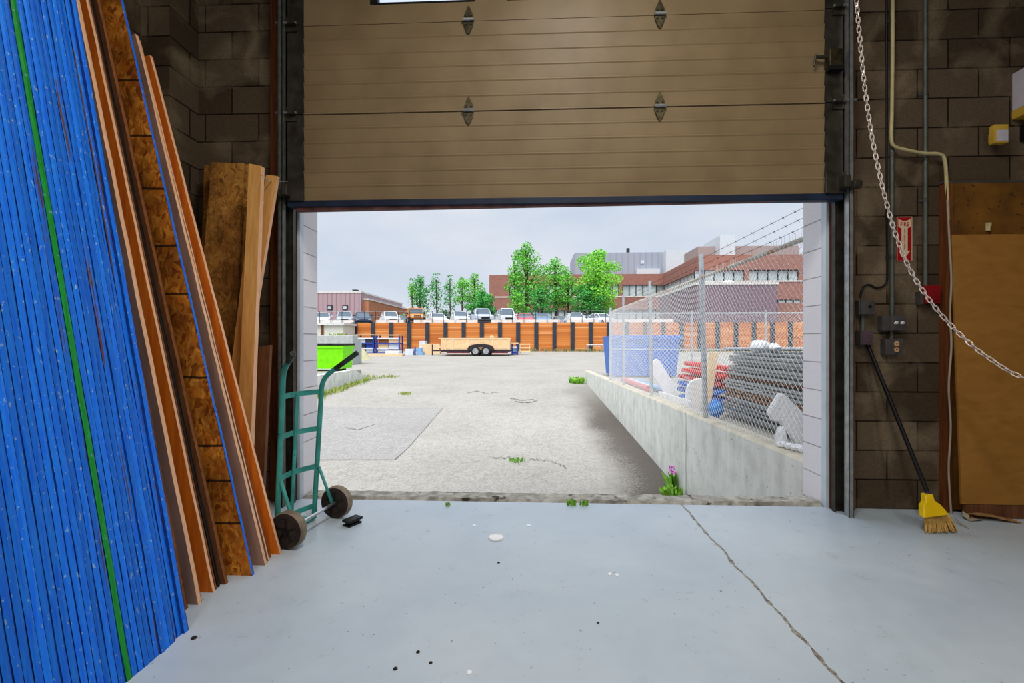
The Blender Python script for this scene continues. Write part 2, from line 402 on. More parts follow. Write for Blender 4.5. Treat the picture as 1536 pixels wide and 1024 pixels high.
# ---------- added ceiling fill lamps (out of view, put in to brighten the room) ----------
m_em = NT('fill_tube'); m_em.b.inputs['Emission Color'].default_value = (1, .93, .82, 1); m_em.b.inputs['Emission Strength'].default_value = 4
FILL_LAMPS = [(-.9, -2.2, 52), (1.8, -2.2, 52), (-.9, -4.6, 44), (1.8, -4.6, 44), (.4, 1.1, 84)]
for k, (x, y, pw) in enumerate(FILL_LAMPS):
    where = ['front left of the rear four', 'front right of the rear four', 'rear left, near the back wall', 'rear right, near the back wall', 'nearest the door'][k]
    t = thing('fill_lamp', 'added unseen white ceiling fill lamp, ' + where, 'lamp', (x, y, 4.4), 'added fill lamps')
    MB().box(x - .14, x + .14, y - .62, y + .62, 4.45, ZC).build('housing', m_whitemetal, t)
    MB().cone((x - .05, y - .6, 4.42), (x - .05, y + .6, 4.42), .018, .018).build('fill_tube', m_em.m, t)
    MB().cone((x + .05, y - .6, 4.42), (x + .05, y + .6, 4.42), .018, .018).build('fill_tube', m_em.m, t)
    L = bpy.data.lights.new('fill_lamp_light', 'AREA'); L.shape = 'RECTANGLE'; L.size = .3; L.size_y = 1.2; L.energy = pw; L.color = (1, .95, .87)
    lo = bpy.data.objects.new('fill_lamp_light', L); COL.objects.link(lo); lo.location = (0, 0, -.03); lo.parent = t

# ---------- leaning sheets along the left wall ----------
def paint_edge(name, c, c2, worn):
    t = NT(name, .5, 0, .3)
    oi = t.node('ShaderNodeObjectInfo'); cb = t.node('ShaderNodeCombineXYZ'); t.link(t.math('MULTIPLY', oi.outputs['Random'], 40.0), cb.inputs[1])
    def vec(st_):
        c_ = t.node('ShaderNodeTexCoord'); mp_ = t.node('ShaderNodeMapping'); mp_.inputs['Scale'].default_value = st_
        t.link(c_.outputs['Object'], mp_.inputs['Vector']); t.link(cb.outputs[0], mp_.inputs['Location']); return mp_.outputs[0]
    n1 = t.noise(vec((30, 60, 1.6)), 2, 6); n2 = t.noise(vec((40, 40, 26)), 2, 6); n3 = t.noise(vec((5, 60, .6)), 2, 4)
    col = t.ramp(n1, [(.3, c), (.72, c2)])
    col = t.mix(t.ramp(n2, [(.63, K0), (.72, W1)]), col, lin((150, 186, 226)))
    col = t.mix(t.ramp(n3, [(worn, K0), (worn + .03, W1)]), col, lin((104, 66, 44)))
    g = t.math('MULTIPLY_ADD', oi.outputs['Random'], .5, .62); cc = t.node('ShaderNodeCombineColor')
    for k in range(3): t.link(g, cc.inputs[k])
    return t.out(t.mix(1.0, col, cc.outputs[0], 'MULTIPLY'))
m_blue = paint_edge('blue_edge_paint', (6, 104, 246), (28, 136, 250), .75)
m_blueworn = paint_edge('worn_blue_edge_paint', (6, 104, 246), (28, 136, 250), .60)
m_green = paint_edge('green_edge_paint', (10, 150, 50), (24, 186, 70), .74)
m_gapshade = M('blue_gap_shade', (20, 74, 168), (14, 50, 120), scale=8)  # dark blue face colour stands in for shade in the gaps between sheets
m_plyface = wood_mat('plywood_face', (150, 92, 48), (110, 64, 34))
m_greyface = M('weathered_grey_face', (160, 126, 114), (136, 106, 96), scale=3, stretch=(4, 4, 1), rough=.75)
m_orange = wood_mat('orange_ply_face', (226, 122, 28), (200, 96, 20))
m_paleedge = wood_mat('pale_raw_edge', (246, 200, 162), (228, 168, 126), stretch=(30, 30, 3))
m_brownedge = wood_mat('brown_edge', (150, 92, 48), (104, 60, 30), stretch=(30, 30, 4))
m_blackface = M('black_film_face', (26, 24, 24), (14, 13, 13), rough=.45)
m_osb = osb_mat('osb_ruled', [(150, 74, 12), (206, 128, 36), (178, 96, 20), (222, 150, 58), (130, 62, 10), (196, 112, 28)], (.27, .48, .66, 1.00, 1.42, 1.66, 1.95, 2.22, 2.5))
m_osb2 = osb_mat('osb_plain', [(140, 90, 34), (186, 130, 58), (160, 104, 42), (200, 146, 74), (120, 76, 28)])
m_pine = wood_mat('pine_plank', (226, 172, 100), (206, 146, 76), (150, 84, 40))
m_darkpine = wood_mat('brown_plank', (120, 76, 46), (90, 54, 32))
def sheet(name, label, cat, xb, y1, th, W, zt, k, mats, group=None, notch=False):
    c = .0012 if th > .008 else .0004
    y0 = y1 - th
    P = lambda y, i: [(xb - W, y, i), (xb, y, i), (xb - k * zt, y, zt), (xb - W * .98 - k * zt, y, zt - k * W)]
    b = MB(); a = P(y0, 0.0); d = P(y1, 0.0)
    b.add(a + d, [(0, 1, 2, 3), (7, 6, 5, 4), (0, 4, 5, 1), (2, 6, 7, 3), (3, 7, 4, 0)], 0)
    n = 24; e = []                                        # the long edge, slightly uneven along its length
    for i in range(n + 1):
        z = zt * i / n; dx = R.uniform(-.0016, .0016)
        e += [(xb - k * z + dx, y0 + c, z), (xb - k * z + .002 + dx, (y0 + y1) / 2, z), (xb - k * z + dx, y1 - c, z)]
    fs = []
    for i in range(n):
        for q in (0, 1): fs.append((i * 3 + q, i * 3 + q + 1, i * 3 + q + 4, i * 3 + q + 3))
    b.add(e, fs, 1)
    return tag(b.build(name, mats, single=True), label, cat, group)
PITCH = .0243
for i in range(30):
    y = 1.832 - i * PITCH
    k = .186 - i * .0006
    if i == 11: lab = 'green-edged plywood sheet standing among the blue-edged sheets'
    elif i == 0: lab = 'blue-edged plywood sheet at the door end of the blue row'
    elif i < 11: lab = NUM[11 - i] + ' blue-edged plywood sheet from the green-edged one toward the door' + (', edge worn brown' if i in (1, 2) else '')
    else: lab = NUM[i - 11] + ' blue-edged plywood sheet from the green-edged one toward the camera'
    m = m_green if i == 11 else (m_blueworn if i in (1, 2, 6, 12, 27, 29) else m_blue)
    sheet('plywood_sheet', lab, 'plywood sheet', -1.395 + R.uniform(-.0022, .0022) + (-.012 if i in (1, 2) else 0), y, .0236, .60, 2.98, k, [m_gapshade, m], 'painted-edge plywood sheets')
GB = 'mixed boards leaning beyond the blue sheets'
sheet('plywood_sheet', 'narrow brown-edged board right behind the last blue-edged sheet', 'board', -1.515, 1.985, .045, .52, 2.95, .20, [m_darkpine, m_brownedge], GB)
sheet('wooden_board', 'grey-faced board with a pale chipped edge, near the blue sheets', 'board', -1.488, 2.033, .024, .5, 2.95, .2105, [m_greyface, m_paleedge], GB)
sheet('plywood_sheet', 'orange-faced plywood board between grey-faced and black boards', 'board', -1.492, 2.128, .018, .5, 2.95, .222, [m_orange, m_paleedge], GB)
sheet('plywood_sheet', 'thin raw-edged board just behind the orange-faced one', 'board', -1.497, 2.146, .010, .5, 2.95, .223, [m_plyface, m_brownedge], GB)
sheet('plywood_sheet', 'black-faced form board behind the orange-faced board', 'board', -1.50, 2.172, .018, .5, 2.95, .225, [m_blackface, m_blackface], GB)
sheet('wooden_board', 'brown-edged board in front of the ruled strand board', 'board', -1.482, 2.205, .022, .5, 2.95, .227, [m_darkpine, m_brownedge], GB)
sheet('strand_board', 'orange strand board ruled with dark lines, blue painted edge', 'board', -1.402, 2.288, .018, .52, 2.96, .236, [m_osb, m_blue], GB)
sheet('wooden_board', 'dark grey-faced board with a pale edge behind the ruled strand board', 'board', -1.40, 2.40, .022, .5, 2.80, .252, [m_greyface, m_paleedge], GB)
sheet('wooden_board', 'thin splintered brown board left of the orange end board', 'board', -1.41, 2.438, .012, .46, 2.80, .256, [m_greyface, m_paleedge], GB)
sheet('plywood_sheet', 'thin orange strip board against the end board', 'board', -1.425, 2.478, .012, .46, 2.70, .262, [m_orange, m_brownedge], GB)
sheet('plywood_sheet', 'orange-faced end board with a pale edge beside the hand truck wheel', 'board', -1.392, 2.526, .022, .46, 2.765, .268, [m_orange, m_paleedge], GB)

# boards standing in the corner behind
def plank(name, label, tl, tr, br, bl, Yt, Yb, th, mats, group='boards standing in the corner'):
    TL, TR = at(*tl, Yt), at(*tr, Yt)
    def foot(pt):                                           # pixel column carried down to the floor
        v = at(pt[0], pt[1], Yb); v.z = 0; return v
    BL, BR = foot(bl), foot(br); d = Vector((0, th, 0))
    b = MB().add([BL, BR, TR, TL, BL + d, BR + d, TR + d, TL + d], [(0, 1, 2, 3), (7, 6, 5, 4), (0, 4, 5, 1), (2, 6, 7, 3), (3, 7, 4, 0)], 0)
    b.add([BR, BR + d, TR + d, TR], [(0, 1, 2, 3)], 1)
    o = b.build(name, mats, single=True, bevel=.002); return tag(o, label, 'board', group)
plank('strand_board', 'wide strand board standing in the corner left of the pine planks', (317, 243), (366, 245), (333, 780), (270, 780), 3.15, 2.97, .018, [m_osb2, m_osb2])
plank('strand_board', 'strand board with a ragged dark edge just behind the wide one', (326, 247), (375, 246), (340, 780), (282, 780), 3.20, 3.02, .018, [m_osb2, m_darkpine])
plank('strand_board', 'darker strand board at the back left of the corner boards', (306, 248), (336, 248), (320, 780), (290, 780), 3.26, 3.10, .018, [m_osb2, m_osb2])
plank('pine_plank', 'front pale knotty pine plank left of the door track', (373, 245), (392, 249), (371, 790), (349, 790), 2.95, 2.78, .038, [m_pine, m_paleedge])
plank('pine_plank', 'pine plank slanting left behind the front pine plank', (376, 300), (392, 300), (340, 785), (318, 785), 3.02, 2.86, .030, [m_pine, m_paleedge])
plank('pine_plank', 'orange pine plank slanting up to the right beside the track', (399, 262), (416, 264), (331, 785), (308, 785), 3.10, 2.92, .030, [m_pine, m_paleedge])
plank('wooden_plank', 'short dark brown plank low in the corner beside the track', (388, 520), (405, 517), (392, 785), (372, 785), 3.10, 2.90, .03, [m_darkpine, m_darkpine])
m_cord = M('white_cord', (200, 198, 190), rough=.6)
pa, pb, pc = at(391, 262, 2.94), at(408, 272, 3.1), at(432, 272, 3.235)
b = MB().tube([pa, pa.lerp(pb, .5) + Vector((0, 0, -.01)), pb, pb.lerp(pc, .5), pc], .0025, 6)
tag(b.build('cord', m_cord, single=True), 'thin white cord strung from the pine plank to the door track', 'cord')

# ---------- hand truck ----------
m_teal = M('teal_paint', (66, 164, 152), (44, 130, 120), scale=9, rough=.45, spec=.4, flecks=[((30, 34, 32), 26, .66, (1, 1, 1))])
m_grip = M('worn_grip', (60, 74, 66), (38, 46, 42), scale=20, rough=.5, metal=.2)
m_chrome = M('chrome', (205, 205, 205), (190, 190, 190), rough=.22, metal=.9)
m_tyre = M('dusty_tyre', (150, 136, 116), (110, 96, 80), scale=14, rough=.85)
m_tyreside = M('tyre_sidewall', (62, 50, 46), (40, 32, 30), scale=14, rough=.85)
m_hub = M('dark_hub', (30, 27, 27), (20, 18, 18), scale=12, rough=.6)
ht = thing('hand_truck', 'teal two-wheeled hand truck standing beside the boards at the left of the door', 'hand truck', (-1.42, 2.82, 0))
NA, NB = Vector((-1.50, 2.665, .02)), Vector((-1.43, 2.985, .02))
NT1, FT1 = Vector((-1.46, 2.665, 1.0)), Vector((-1.375, 2.985, .93))
def arc_path(p0, p1, p2, n=7):        # straight, rounded corner at p1, straight
    a = p1 + (p0 - p1).normalized() * .07; c = p1 + (p2 - p1).normalized() * .07
    return [p0] + [a * (1 - u) ** 2 + p1 * 2 * u * (1 - u) + c * u * u for u in [i / n for i in range(n + 1)]] + [p2]
nh, fh = Vector((-1.335, 2.54, 1.102)), Vector((-1.135, 2.965, 1.098))
MB().tube(arc_path(NA, NT1, nh), .0155, 12, up=(0, 1, 0)).build('upright', m_teal, ht, smooth=True)
MB().tube(arc_path(NB, FT1, fh), .0155, 12, up=(0, 1, 0)).build('upright', m_teal, ht, smooth=True)
for a, c in ((NT1, nh), (FT1, fh)):
    d = (c - a).normalized(); q = a + d * .11
    g = MB().tube([q, c + d * .002], .0168, 12).build('grip', m_grip, ht, smooth=True)
    MB().cone(c - d * .01, c + d * .0035, .012, .012, 12).build('grip_hole', m_black, g)
def upr(u, z):
    lo, hi = (NA, NT1) if u == 0 else (NB, FT1); return lo.lerp(hi, (z - lo.z) / (hi.z - lo.z))
def bow(u, z, dep):
    v = upr(0, z).lerp(upr(1, z), u); return v + Vector((-.98, .2, 0)) * dep * 4 * u * (1 - u)
flat = [(-.003, -.016), (.003, -.016), (.003, .016), (-.003, .016)]
for z, dep in ((.845, .045), (.605, .045), (.357, .045), (.10, .03)):
    pts = [bow(-.03 + 1.06 * i / 12, z, dep) for i in range(13)]
    MB().sweep(pts, flat).build('crossbar', m_teal, ht)
MB().sweep([bow(.5, z, .045) + Vector((.006, 0, 0)) for z in (.10, .25, .357, .48, .605, .72, .845)], [(-.014, -.003), (.014, -.003), (.014, .003), (-.014, .003)], up=(1, -.2, 0)).build('centre_strap', m_teal, ht)
WN, WF = Vector((-1.385, 2.585, .105)), Vector((-1.305, 3.05, .105)); ax = (WF - WN).normalized()
MB().tube([WN - ax * .02, WF + ax * .02], .011, 12).build('axle', m_chrome, ht, smooth=True)
for u, hub in ((0, WN + ax * .055), (1, WF - ax * .045)):
    MB().sweep([upr(u, .355) + Vector((.012, 0, 0)), hub + Vector((-.004, 0, .004))], [(-.013, -.004), (.013, -.004), (.013, .004), (-.013, .004)], up=(1, 0, .6)).build('brace', m_teal, ht)
MB().add([NA + Vector((0, -.02, -.012)), NB + Vector((0, .02, -.012)), NB + Vector((-.2, .06, -.012)), NA + Vector((-.2, .02, -.012)), NA + Vector((0, -.02, -.004)), NB + Vector((0, .02, -.004)), NB + Vector((-.2, .06, -.004)), NA + Vector((-.2, .02, -.004))],
         [(0, 3, 2, 1), (4, 5, 6, 7), (0, 1, 5, 4), (1, 2, 6, 5), (2, 3, 7, 6), (3, 0, 4, 7)]).build('toe_plate', m_teal, ht)
for c in (WN, WF):
    pr = [(.070, -.026), (.088, -.030), (.099, -.028), (.105, -.018), (.1055, 0), (.105, .018), (.099, .028), (.088, .030), (.070, .026)]
    wh = MB().lathe(c, ax, pr, 36).build('wheel', [m_tyre, m_tyreside], ht, smooth=True)
    for p in wh.data.polygons:
        r_ = max((Vector(wh.data.vertices[i].co) + ht.location - c).length for i in p.vertices)
        if r_ < .1035: p.material_index = 1
    b = MB().lathe(c, ax, [(.0, -.030), (.022, -.033), (.024, -.022), (.058, -.018), (.070, -.027), (.071, .027), (.058, .018), (.024, .022), (.022, .033), (0, .030)], 30)
    sd = ax.cross(Vector((0, 0, 1)))
    for i in range(5):
        an = 2 * PI * i / 5 + .3; dv = sd * math.cos(an) + Vector((0, 0, 1)) * math.sin(an)
        b.sweep([c + dv * .02 - ax * .022, c + dv * .066 - ax * .024], [(-.006, -.004), (.006, -.004), (.006, .004), (-.006, .004)], up=ax)
    b.build('hub', m_hub, wh, smooth=True)

# ---------- small things on the floor ----------
p = gf(526, 789)
b = MB(); rz = Matrix.Rotation(math.radians(-28), 3, 'Z')
b.obox((p.x, p.y + .03, .006), (.06, .10, .012), rz); b.obox((p.x, p.y + .03, .034), (.066, .11, .016), rz); b.obox((p.x, p.y + .035, .02), (.04, .08, .02), rz)
t = b.build('clamp_block', m_black, single=True, bevel=.002); tag(t, 'small black grooved block on the floor in front of the hand truck', 'block')
p = gf(744, 807); MB_l = MB().lathe((p.x, p.y, 0), (0, 0, 1), [(0, 0), (.044, 0), (.046, .004), (.043, .010), (.036, .011), (.034, .008), (0, .008)], 28)
m_whiteplastic = M('white_plastic', (248, 248, 248), (240, 240, 240), rough=.45)
tag(MB_l.build('plastic_disc', m_whiteplastic, single=True, smooth=True), 'round white plastic lid lying on the concrete floor', 'disc')
for (px, py, s, lab) in ((711, 788, .016, 'white paint chip on the floor left of the round lid'), (793, 788, .018, 'white paint chip on the floor right of the round lid'), (915, 861, .013, 'left of two white chips in the middle of the floor'), (925, 862, .012, 'right of two white chips in the middle of the floor'), (704, 1009, .012, 'white chip near the bottom middle of the floor')):
    p = gf(px, py); n = 6
    poly = [(p.x + s * R.uniform(.6, 1) * math.cos(2 * PI * i / n), p.y + s * R.uniform(.8, 1.4) * math.sin(2 * PI * i / n), 0) for i in range(n)]
    tag(MB().prism(poly, (0, 0, .003)).build('paint_chip', m_whiteplastic, single=True), lab, 'paint chip', 'white chips on the floor')
m_grit = M('dark_grit', (52, 46, 40), (34, 30, 26), rough=.9)
for (px, py, s, lab) in ((627, 978, .008, 'dark pebble, left of two on the near floor'), (646, 994, .007, 'dark pebble, right of two on the near floor'), (593, 1003, .009, 'dark pebble at the bottom left of the floor'), (291, 957, .012, 'dark crumb beside the blue sheets'), (897, 934, .006, 'lone dark pebble right of the floor middle'), (748, 844, .007, 'dark pebble on the floor below the round lid')):
    p = gf(px, py); b = MB(); vs = []
    b.lathe((p.x, p.y, 0), (0, 0, 1), [(0, 0), (s, .001), (s * R.uniform(.7, .95), s * .5), (0, s * .8)], 7)
    tag(b.build('pebble', m_grit, single=True), lab, 'pebble', 'dark pebbles on the floor')

# ---------- right-hand wall ----------
YW = YF
m_conduit = M('grey_conduit', (104, 108, 102), (84, 88, 82), scale=10, rough=.5, metal=.3)
m_cream = M('cream_cable', (206, 190, 140), (182, 168, 124), scale=8, rough=.55)
m_offwhite = M('offwhite_cable', (176, 164, 142), (150, 140, 122), rough=.6)
m_box = M('grey_electric_box', (92, 88, 86), (72, 68, 66), scale=15, rough=.5, metal=.3)
def wall_tube(name, pts, r, mat, label, cat, off=None, group=None):
    off = r + .002 if off is None else off
    P = [at(x, y, YW - off) for x, y in pts]
    sm = [P[0]]
    for i in range(len(P) - 1):                              # Catmull-Rom smoothing
        a = P[max(i - 1, 0)]; b_ = P[i]; c = P[i + 1]; d = P[min(i + 2, len(P) - 1)]
        for k in range(1, 7):
            u = k / 6; sm.append(.5 * ((2 * b_) + (c - a) * u + (2 * a - 5 * b_ + 4 * c - d) * u * u + (3 * b_ - a - 3 * c + d) * u ** 3))
    return tag(MB().tube(sm, r, 10, up=(0, -1, 0)).build(name, mat, single=True, smooth=True), label, cat, group)
def conduit(px, y0, y1, r, label, rings, mat=m_conduit, kink=None):
    a, c = at(px, y0, YW - r - .004), at(px, y1, YW - r - .004)
    t = thing('conduit', label, 'conduit', (a.x, a.y, c.z))
    path = [c, Vector((c.x, c.y, a.z))] if kink is None else [c, Vector((c.x, c.y, a.z + kink[0])) , Vector((c.x + kink[1], c.y, a.z + kink[0] + .06)), Vector((c.x + kink[1], c.y, a.z))]
    MB().tube(path, r, 12, up=(0, -1, 0)).build('pipe', mat, t, smooth=True)
    for yy in rings:
        q = at(px, yy, YW - r - .004); xx = c.x
        b = MB().tube([(xx, q.y, q.z - .014), (xx, q.y, q.z + .014)], r + .003, 12, up=(0, -1, 0)); b.box(xx - .035, xx + .035, YW - .006, YW, q.z - .01, q.z + .01)
        b.build('pipe_clamp', m_box, t)
    return t
conduit(1338, 478, -60, .0125, 'grey steel conduit running down to the light switch box', (30, 232, 385))
conduit(1388, 432, -60, .0125, 'green-grey steel conduit running down to the red alarm box', (140, 300))
wall_tube('cable', [(1329, -60), (1330, 120), (1330, 300), (1331, 405), (1328, 426), (1316, 432), (1303, 427), (1294, 432), (1290, 446)], .006, m_black, 'black cable looping down beside the conduit into the grey pull box', 'cable')
wall_tube('cable', [(1339, -60), (1339, 60), (1338, 160), (1337, 205), (1341, 219), (1360, 225), (1386, 230), (1408, 231), (1417, 240), (1420, 280), (1422, 330)], .011, m_cream, 'thick cream cable running down the conduit and across to the plywood', 'cable', off=.052)
wall_tube('cable', [(1421, 300), (1424, 360), (1427, 420), (1425, 470), (1427, 520), (1423, 580), (1426, 640), (1423, 700), (1425, 745), (1427, 772)], .006, m_offwhite, 'thin off-white cable hanging down the edge of the plywood sheet', 'cable', off=.085)
def ebox(name, label, px0, px1, py0, py1, dep, mat=m_box):
    A, B = at(px0, py1, YW - dep), at(px1, py0, YW - dep)
    t = thing(name, label, 'electrical box', ((A.x + B.x) / 2, YW, A.z))
    MB().box(A.x, B.x, YW - dep, YW, A.z, B.z).build('housing', mat, t, bevel=.004)
    return t, A, B
t, A, B = ebox('pull_box', 'grey metal pull box under the looped black cable', 1289, 1312, 450, 472, .06)
MB().box(A.x + .006, B.x - .004, YW - .065, YW - .06, A.z + .004, B.z - .004).build('cover_plate', m_box, t)
MB().cone((B.x - .035, YW - .07, (A.z + B.z) / 2 + .005), (B.x - .035, YW - .064, (A.z + B.z) / 2 + .005), .010, .010).build('knockout', m_black, t)
q = at(1294, 480, YW - .03); MB().tube([(q.x, q.y, A.z), (q.x, q.y, A.z - .12)], .012, 10, up=(0, -1, 0)).build('nipple', m_conduit, t, smooth=True)
t, A, B = ebox('button_box', 'small grey box with a pinkish plate above the broom handle', 1291, 1308, 496, 517, .06)
MB().box(A.x + .012, B.x, YW - .066, YW - .06, A.z + .004, B.z - .004).build('cover_plate', M('purple_grey_plate', (96, 72, 84), (74, 56, 66)), t)
for dz in (.02, -.02):
    MB().cone((B.x - .03, YW - .07, (A.z + B.z) / 2 + dz), (B.x - .03, YW - .065, (A.z + B.z) / 2 + dz), .004, .004, 8).build('screw', m_galv, t)
t, A, B = ebox('switch_box', 'dark grey light switch box with two white toggles', 1324, 1358, 473, 496, .05)
MB().box(A.x + .045, B.x - .002, YW - .056, YW - .05, A.z + .003, B.z - .003).build('cover_plate', m_box, t)
for px in (1344.5, 1354):
    q = at(px, 484, YW - .06)
    MB().hexa([(q.x - .012, YW - .058, q.z - .010), (q.x + .012, YW - .058, q.z - .010), (q.x + .012, YW - .056, q.z + .0), (q.x - .012, YW - .056, q.z + .0), (q.x - .005, YW - .074, q.z + .004), (q.x + .005, YW - .074, q.z + .004), (q.x + .005, YW - .060, q.z + .010), (q.x - .005, YW - .060, q.z + .010)]).build('toggle', m_whiteplastic, t)
sq = at(1339, 500, YW - .03); MB().tube([(sq.x, YW - .018, A.z), (sq.x, YW - .018, A.z - .06)], .011, 10, up=(0, -1, 0)).build('nipple', m_conduit, t, smooth=True)
t, A, B = ebox('outlet_box', 'grey power outlet box with a tan duplex socket', 1329, 1354, 508, 532, .055)
MB().box(A.x + .035, B.x - .002, YW - .060, YW - .055, A.z + .003, B.z - .003).build('cover_plate', m_box, t)
m_tan = M('tan_socket', (214, 170, 126), (200, 156, 112), rough=.5)
for py in (515.5, 524):
    q = at(1345, py, YW - .062); s_ = MB().cone((q.x, YW - .0605, q.z), (q.x, YW - .065, q.z), .0165, .016, 18).build('socket', m_tan, t)
    bb = MB()
    for dx in (-.005, .005): bb.box(q.x + dx - .0012, q.x + dx + .0012, YW - .0662, YW - .0645, q.z - .003, q.z + .006)
    bb.build('slot', m_black, s_)
m_red = M('red_alarm_paint', (140, 12, 18), (118, 8, 14), rough=.5)
t, A, B = ebox('alarm_box', 'red fire alarm box at the foot of the green-grey conduit', 1388, 1412, 428, 455, .06, m_red)
t['category'] = 'alarm box'
MB().box(A.x - .02, A.x + .002, YW - .045, YW, A.z - .005, B.z - .04).build('mounting_base', m_box, t)
MB().box(A.x + .015, B.x - .015, YW - .066, YW - .06, A.z + .02, B.z - .02).build('cover_plate', m_red, t, bevel=.003)

# fire extinguisher sign
m_signred = M('sign_red', (166, 14, 24), (156, 12, 22), rough=.5); m_signcream = M('sign_cream', (226, 200, 168), (216, 190, 158), rough=.5)
A, B = at(1345, 392, YW - .004), at(1368, 325, YW - .004); w_, h_ = B.x - A.x, B.z - A.z
sg = thing('fire_sign', 'red and cream fire extinguisher arrow sign on the block wall', 'sign', (A.x, YW, A.z))
MB().box(A.x, B.x, YW - .005, YW, A.z, B.z).build('board', m_signred, sg)
b = MB(); e = .0035
for bx in ((A.x, A.x + e, A.z, B.z), (B.x - e, B.x, A.z, B.z), (A.x, B.x, A.z, A.z + e), (A.x, B.x, B.z - e, B.z)): b.box(bx[0], bx[1], YW - .0062, YW - .005, bx[2], bx[3])
b.build('border', m_signcream, sg)
def sp_(u, v): return (A.x + w_ * u, YW - .0052, A.z + h_ * v)
top = [sp_(.1 + .8 * i / 10, .955 - .055 * math.sin(PI * i / 10)) for i in range(11)]
poly = top[::-1] + [sp_(.10, .78)] + [sp_(.10 + .2 * i / 4, .78 - .035 * math.sin(PI / 2 * i / 4)) for i in range(1, 5)] + [sp_(.30, .235), sp_(.14, .235), sp_(.5, .06), sp_(.86, .235), sp_(.70, .235), sp_(.70, .745)] + [sp_(.7 + .2 * i / 4, .745 + .035 * (1 - math.cos(PI / 2 * i / 4))) for i in range(1, 5)]
MB().prism(poly, (0, -.0012, 0)).build('arrow', m_signcream, sg)
def text(s, x, y, z, size, mat, name, parent, sx=1.0):
    c = bpy.data.curves.new(name, 'FONT'); c.body = s; c.size = size; c.align_x = 'CENTER'; c.align_y = 'CENTER'; c.extrude = .0003; c.resolution_u = 3; c.offset = size * .012
    o = bpy.data.objects.new(name, c); me = bpy.data.meshes.new_from_object(o); bpy.data.objects.remove(o)
    me.materials.clear(); me.materials.append(mat)
    o = bpy.data.objects.new(name, me); COL.objects.link(o); o.parent = parent
    off = Vector((0, 0, 0)); p = parent
    while p: off += p.location; p = p.parent
    o.location = Vector((x, y, z)) - off; o.rotation_euler = (PI / 2, 0, 0); o.scale = (sx, 1, 1); return o
cx = (A.x + B.x) / 2
text('FIRE', cx, YW - .0068, A.z + h_ * .825, .042, m_signred, 'lettering', sg, .80)
for i, ch in enumerate('EXTINGUISHER'): text(ch, cx, YW - .0068, A.z + h_ * (.715 - .04 * i), .0155, m_signred, 'lettering', sg)

# plywood against the wall
m_ply = wood_mat('yellow_plywood', (166, 116, 52), (148, 100, 42), None, 2, (3, 3, 7))
m_plystain = M('stained_osb', (128, 84, 22), (92, 58, 16), scale=5, rough=.7, flecks=[((70, 46, 20), 30, .62, (1, 1, 1))])
A = at(1428, 352, 3.30); B = at(1428, 757, 3.24)
xa = A.x; zb = .092
b = MB().hexa([(xa, 3.225, zb), (xa + 0.98, 3.225, zb), (xa + 0.98, 3.243, zb), (xa, 3.243, zb), (xa, 3.300, A.z), (xa + 0.98, 3.300, A.z), (xa + 0.98, 3.318, A.z), (xa, 3.318, A.z)])
o = b.build('plywood_sheet', m_ply, single=True, bevel=.002); tag(o, 'large yellow plywood sheet leaning on the right-hand wall', 'plywood sheet')
q = at(1491, 690, 3.238)
A2 = at(1427, 275, 3.335); b = MB().box(A2.x, A2.x + 1.0, 3.335, 3.353, .02, A2.z)
tag(b.build('strand_board', m_plystain, single=True), 'stained orange strand board on the wall behind the yellow plywood', 'board')
b = MB().box(A2.x - .045, A2.x - .004, 3.32, 3.378, 0, A2.z); tag(b.build('wooden_post', m_rust, single=True), 'narrow rust-brown wooden post at the plywood edge', 'post')
b = MB().box(A2.x - .05, XR, 3.345, YF, A2.z + .004, A2.z + .02); tag(b.build('ledge_strip', m_box, single=True), 'thin grey metal strip above the stained strand board', 'strip')
b = MB().box(A2.x, A2.x + 1.0, 3.225, 3.25, 0, .09); tag(b.build('wooden_batten', m_darkpine, single=True), 'dark batten on the floor under the yellow plywood', 'batten')
q = at(1482, 342, 3.33)
MB_b = MB().tube([(q.x, 3.33, q.z - .02), (q.x, 3.33, q.z + .015)], .014, 8, up=(0, -1, 0)).box(q.x - .012, q.x + .012, 3.318, 3.335, q.z + .01, q.z + .035)
tag(MB_b.build('wooden_peg', m_cream, single=True), 'small cream peg on the stained strand board', 'peg')

# cartons fixed high on the wall
m_yellow = M('yellow_card', (214, 176, 66), (196, 156, 54), rough=.6); m_lav = M('white_card', (206, 200, 210), (192, 186, 196), rough=.6)
p0, p1 = at(1513, 176, YW), at(1513, 118, YW)
t = thing('wall_box', 'larger white and yellow box high on the wall at the right edge', 'box', (p0.x + .1, YW, p0.z))
MB().box(p0.x + .02, p0.x + .24, YW - .13, YW, p0.z + .04, p1.z + .03).build('housing', m_lav, t, bevel=.004)
MB().box(p0.x + .018, p0.x + .242, YW - .132, YW, p0.z - .02, p0.z + .04).build('lower_band', m_yellow, t, bevel=.004)
MB().box(p0.x + .06, p0.x + .2, YW - .137, YW - .13, p0.z + .05, p1.z + .02).build('front_panel', m_yellow, t)
p0, p1 = at(1492, 214, YW - .09), at(1513, 186, YW - .09)
t = thing('wall_box', 'smaller yellow and white box on the wall below the larger one', 'box', (p0.x + .05, YW, p0.z))
MB().box(p0.x, p1.x, YW - .09, YW - .05, p0.z, p1.z).box(p0.x + .04, p1.x, YW - .06, YW, p0.z + .03, p1.z - .03).build('housing', m_yellow, t, bevel=.003)
MB().box(p0.x + .012, p1.x - .006, YW - .094, YW - .09, p0.z + .01, p0.z + .085).build('front_panel', m_lav, t)
q = at(1525, 200, YW); MB().box(q.x + .02, q.x + .2, YW - .05, YW, q.z - .06, q.z + .05).build('bracket', m_black, t)

